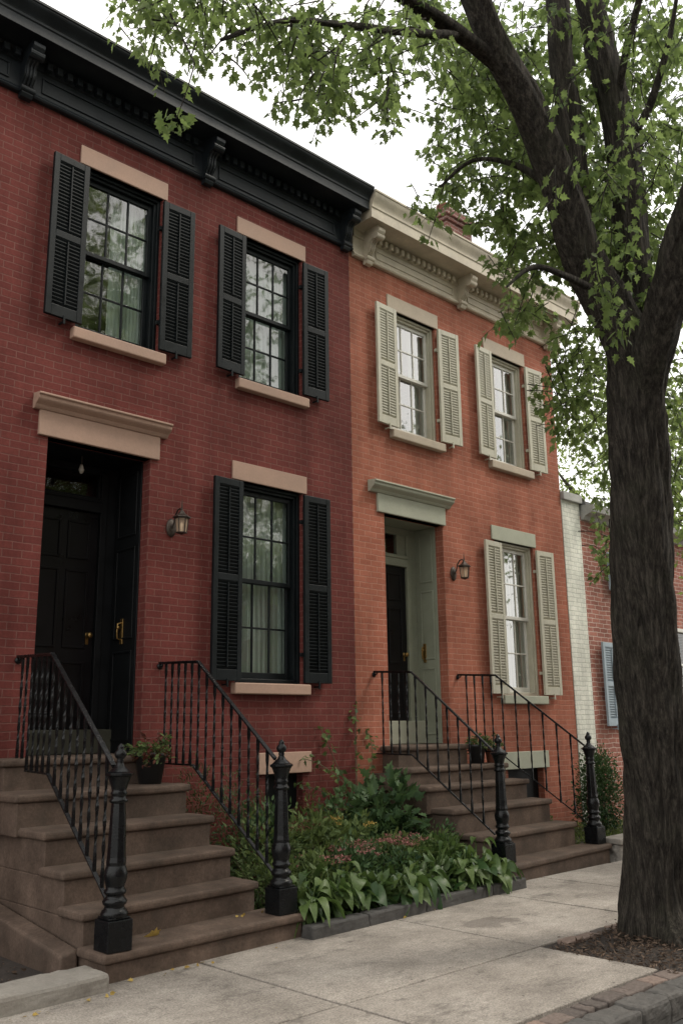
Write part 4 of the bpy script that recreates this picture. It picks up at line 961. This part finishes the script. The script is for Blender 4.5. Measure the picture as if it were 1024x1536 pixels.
limb(tb, [A(900, 440, 6.65), A(850, 415, 6.2), A(800, 400, 5.9), A(760, 430, 5.7)], [.025, .02, .014, .006], 8)
limb(tb, [A(850, 300, 6.6), A(780, 250, 6.9), A(710, 240, 7.1), A(660, 280, 7.2)], [.03, .022, .014, .006], 8)
tb.build('trunk', M['bark'], T)
CP, CD, CS, CT = [], [], [], []; twg = MB()
def twig(c, ln, droop, n, size, tone0):
    a = random.uniform(0, 2*PI); el = random.uniform(-.9, .35)-droop; dirv = Vector((math.cos(a)*math.cos(el), math.sin(a)*math.cos(el), math.sin(el)))
    p = Vector(c)-dirv*ln*.5; pts = [p.copy()]; dv = dirv.copy()
    for i in range(5):
        dv = (dv+Vector((random.gauss(0, .12), random.gauss(0, .12), -.10+random.gauss(0, .08)))).normalized(); p = p+dv*ln/5; pts.append(p.copy())
    twg.tube(pts, [.005, .0045, .004, .0035, .003, .002], 4, caps=False)
    for i in range(n):
        t = random.uniform(.1, 1)*5; k = min(4, int(t)); q = pts[k].lerp(pts[k+1], t-k)
        off = Vector((random.gauss(0, 1), random.gauss(0, 1), random.gauss(-.25, .6))).normalized()
        CP.append(tuple(q+off*random.uniform(.02, .07))); dd = off+Vector((0, 0, -.55))+dv*.3; CD.append(tuple(dd)); CS.append(size*random.uniform(.6, 1.2)); CT.append(min(1, max(0, tone0+random.gauss(0, .25))))
def cloud(cx, cy_, rx, ry, nt_, d0, d1, size=.105, n=13, ln=.5, droop=.25, k=1.):
    nt_ = max(3, int(nt_*k))
    for i in range(nt_):
        a = random.uniform(0, 2*PI); r = math.sqrt(random.random()); dd = random.uniform(d0, d1)
        p = at(cx+rx*r*math.cos(a), cy_+ry*r*math.sin(a), dd)
        twig(p, ln*random.uniform(.6, 1.2)*min(1, dd/6), droop, n, size, random.uniform(.15, .8))
# overhanging the near house
for e in [(225, 5, 50, 40, 16), (260, 50, 65, 45, 26), (330, 20, 90, 60, 38), (420, 60, 75, 50, 34), (400, 10, 120, 40, 34), (460, 105, 45, 55, 20), (500, 60, 70, 60, 34), (500, 150, 38, 50, 13), (560, 110, 42, 55, 18), (585, 165, 25, 38, 7), (600, 40, 70, 50, 30), (440, 140, 35, 25, 5)]:
    cloud(*e, 4.6, 7.0, size=.062, n=16, ln=.36, k=.80)
# the main crown
for e in [(680, 60, 80, 70, 44), (700, 170, 65, 80, 38), (760, 120, 90, 90, 50), (770, 240, 80, 60, 34), (700, 250, 50, 40, 14), (830, 80, 100, 90, 56), (850, 220, 90, 90, 60), (820, 330, 80, 60, 36), (790, 385, 50, 45, 20), (805, 440, 40, 40, 12), (770, 470, 30, 32, 8),
          (920, 60, 110, 90, 60), (940, 200, 110, 100, 66), (960, 320, 90, 90, 60), (900, 350, 80, 70, 48), (930, 430, 60, 60, 26), (990, 420, 60, 60, 34), (1010, 120, 60, 100, 40), (650, 300, 22, 22, 6), (730, 320, 40, 30, 8), (940, 520, 40, 50, 8)]:
    cloud(*e, 6.75, 10.2, size=.084, n=17, ln=.45, k=1.12)
for e in [(862, 520, 38, 45, 26), (850, 600, 30, 45, 20), (895, 590, 30, 70, 24), (1005, 600, 30, 90, 20), (1005, 760, 25, 80, 14), (905, 790, 20, 70, 9), (895, 700, 20, 60, 7)]:
    cloud(*e, 7.6, 10.2, size=.08, n=16, ln=.5)
# sprays right in front of the limbs
for e in [(905, 330, 35, 120, 16), (925, 430, 40, 80, 20), (950, 250, 40, 100, 20), (830, 300, 30, 80, 5), (860, 100, 30, 90, 6)]:
    cloud(*e, 5.6, 6.3, size=.075, n=8, ln=.35, droop=.5, k=.6)
# crown outside the picture
for i in range(480):
    a = random.uniform(0, 2*PI); r = 5.2*math.sqrt(random.random()); x = 5.2+r*math.cos(a); y = -4.6+r*.8*math.sin(a); z = 8.4+random.uniform(-1.0, 3.2)*math.sqrt(max(0, 1-(r/5.6)**2))
    q = Vector((x, y, z))-CAM; dep = q.dot(FW)
    if y > -1: continue
    if dep > .1:
        px = 512+FPX*q.dot(RT)/dep; py = 768-FPX*q.dot(UP)/dep
        if -60 < px < 640 and py > -60: continue
    twig((x, y, z), .6, .2, 12, .10, random.uniform(.1, .7))
# the single spray hanging low before the black cornice
hp = [at(292, 95, 4.6), at(282, 130, 4.6), at(272, 158, 4.6), at(264, 178, 4.6)]; twg.tube(hp, [.004, .0035, .003, .0025], 5)
hp2 = [at(255, 20, 4.7), at(280, 70, 4.65), at(292, 95, 4.6)]; twg.tube(hp2, [.006, .005, .004], 5)
for px, py in ((250, 172), (240, 185), (270, 188), (248, 205), (266, 205), (232, 190), (288, 178), (258, 195), (262, 190), (276, 180), (268, 168), (246, 196), (282, 190), (258, 178), (272, 200), (236, 176)):
    p = at(px, py-8, 4.6+random.uniform(-.05, .05)); CP.append(tuple(p)); CD.append((random.gauss(0, .5), random.gauss(0, .5), -1)); CS.append(random.uniform(.055, .085)); CT.append(random.uniform(.6, 1.))
for px, py in ((285, 130), (292, 118), (278, 140), (296, 100)): CP.append(tuple(at(px, py, 4.6))); CD.append((random.gauss(0, 1), random.gauss(0, 1), -.6)); CS.append(.06); CT.append(.5)
cr = leaves('crown', CP, CD, CS, MAPLE, M['leaf'], T, tone=np.array(CT))
twg.build('twig', M['bark'], cr)
print('crown leaves', len(CP))

def far_tree(name, x, y, h, rad, nclump, leaf, label, zc=None, size=.16, seed=1, group=None, clip=None):
    random.seed(seed); root = empty(name, (x, y, 0), label, 'tree', group)
    mb = MB(); limb(mb, [(x, y, -.2), (x+.1, y, h*.25), (x+.05, y+.1, h*.5), (x, y, h*.8)], [.26, .2, .15, .05], 12, 4)
    for i in range(7):
        a = i*2*PI/7+random.uniform(-.3, .3); r = rad*random.uniform(.6, .9); limb(mb, [(x+.05, y, h*random.uniform(.3, .5)), (x+r*.5*math.cos(a), y+r*.5*math.sin(a), h*.6), (x+r*math.cos(a), y+r*math.sin(a), h*random.uniform(.65, .9))], [.1, .07, .02], 8, 3)
    mb.build('trunk', M['bark'], root)
    zc = zc or h*.68; rz = h-zc; P = []; D = []; S = []; TT = []
    for i in range(nclump):
        while True:
            q = RS.uniform(-1, 1, 3); r = np.linalg.norm(q)
            if .35 < r < 1: break
        c = np.array([x+q[0]*rad, y+q[1]*rad, zc+q[2]*rz]); t0 = random.uniform(.1, .8)
        k = leaf; pp = c+RS.normal(size=(k, 3))*np.array([.32, .32, .2])
        P.append(pp); dd = RS.normal(size=(k, 3)); dd[:, 2] -= .6; D.append(dd); S.append(RS.uniform(size*.6, size*1.2, k)); TT.append(np.clip(t0+RS.normal(size=k)*.2, 0, 1))
    leaves('crown', np.concatenate(P), np.concatenate(D), np.concatenate(S), MAPLE if size < .14 else OVAL, M['leaf_far'], root, tone=np.concatenate(TT))
far_tree('street_tree', 12.1, -3.3, 7.2, 2.0, 190, 26, 'leafier street tree farther along the pavement, behind the big trunk', zc=4.9, size=.10, seed=5)
far_tree('background_tree', 29., 8., 14., 3.4, 330, 26, 'hazy green tree rising behind the roof of the low brick house', zc=9.3, size=.17, seed=6)
far_tree('background_tree', 35., -2., 11., 3.8, 240, 26, 'hazy green tree at the end of the pavement', zc=6., size=.2, seed=16)
far_tree('opposite_tree', 10.5, -15., 17., 4.3, 620, 24, 'tall tree across the street, mirrored in the near house windows', zc=10.5, size=.24, seed=8, group='trees across the street')
far_tree('opposite_tree', 22., -17., 12.5, 4.2, 420, 22, 'broad tree across the street, mirrored in the far windows', zc=7., size=.24, seed=9, group='trees across the street')
def added_opposite_house(x0, x1, h, col, label):  # unseen houses added to block low sky light and deepen the shading
    c = (x0+x1)/2; root = empty('brick_house', (c, -19, 0), label, 'house', 'added unseen houses across the street'); n = 3; w_ = (x1-x0)/n
    hs = [(x0+w_*(i+.5)-.45, x0+w_*(i+.5)+.45, zb, zb+1.7, .12) for i in range(n) for zb in (1.6, 4.8, 7.6) if zb+2.2 < h]
    b = wall_mesh(-x1, -x0, -.1, h, [(-q[1], -q[0], q[2], q[3], q[4]) for q in hs], y=0); b.v = [(-v[0], -19-v[1], v[2]) for v in b.v]
    b.add([(x0, -19, -.1), (x0, -28, -.1), (x0, -28, h), (x0, -19, h)], [(0, 1, 2, 3)]).add([(x1, -19, -.1), (x1, -28, -.1), (x1, -28, h), (x1, -19, h)], [(0, 3, 2, 1)])
    b.add([(x0, -28, -.1), (x1, -28, -.1), (x1, -28, h), (x0, -28, h)], [(0, 1, 2, 3)]); b.build('wall', M[col], root)
    MB().box(x0, x1, -28, -18.6, h+.002, h+.35).build('cornice', M['grey_wood'], root, bevel=.03)
    for a, bb, c0, d0, _ in hs:
        f = MB()
        for q in ((a, a+.07, c0, d0), (bb-.07, bb, c0, d0), (a+.07, bb-.07, d0-.07, d0), (a+.07, bb-.07, c0, c0+.07), (a+.07, bb-.07, (c0+d0)/2-.03, (c0+d0)/2+.03)): f.box(q[0], q[1], -19.12, -19.04, q[2], q[3])
        wn = f.build('window', M['white_paint'], root); MB().box(a, bb, -19.14, -19.125, c0, d0).build('pane', M['glass'], wn)
added_opposite_house(-9., -1.5, 10.2, 'brick_red', 'added unseen three storey red brick house across the street, leftmost of its row')
added_opposite_house(-1.5, 5.5, 9.4, 'brick_old', 'added unseen weathered brick house across the street, second from the left')
added_opposite_house(5.5, 12.5, 9.8, 'brick_orange', 'added unseen orange brick house across the street, third of its row')
added_opposite_house(12.5, 19.5, 7.6, 'brick_old', 'added unseen two storey weathered brick house across the street')
added_opposite_house(19.5, 28., 7.2, 'brick_red', 'added unseen low red brick house across the street, rightmost of its row')
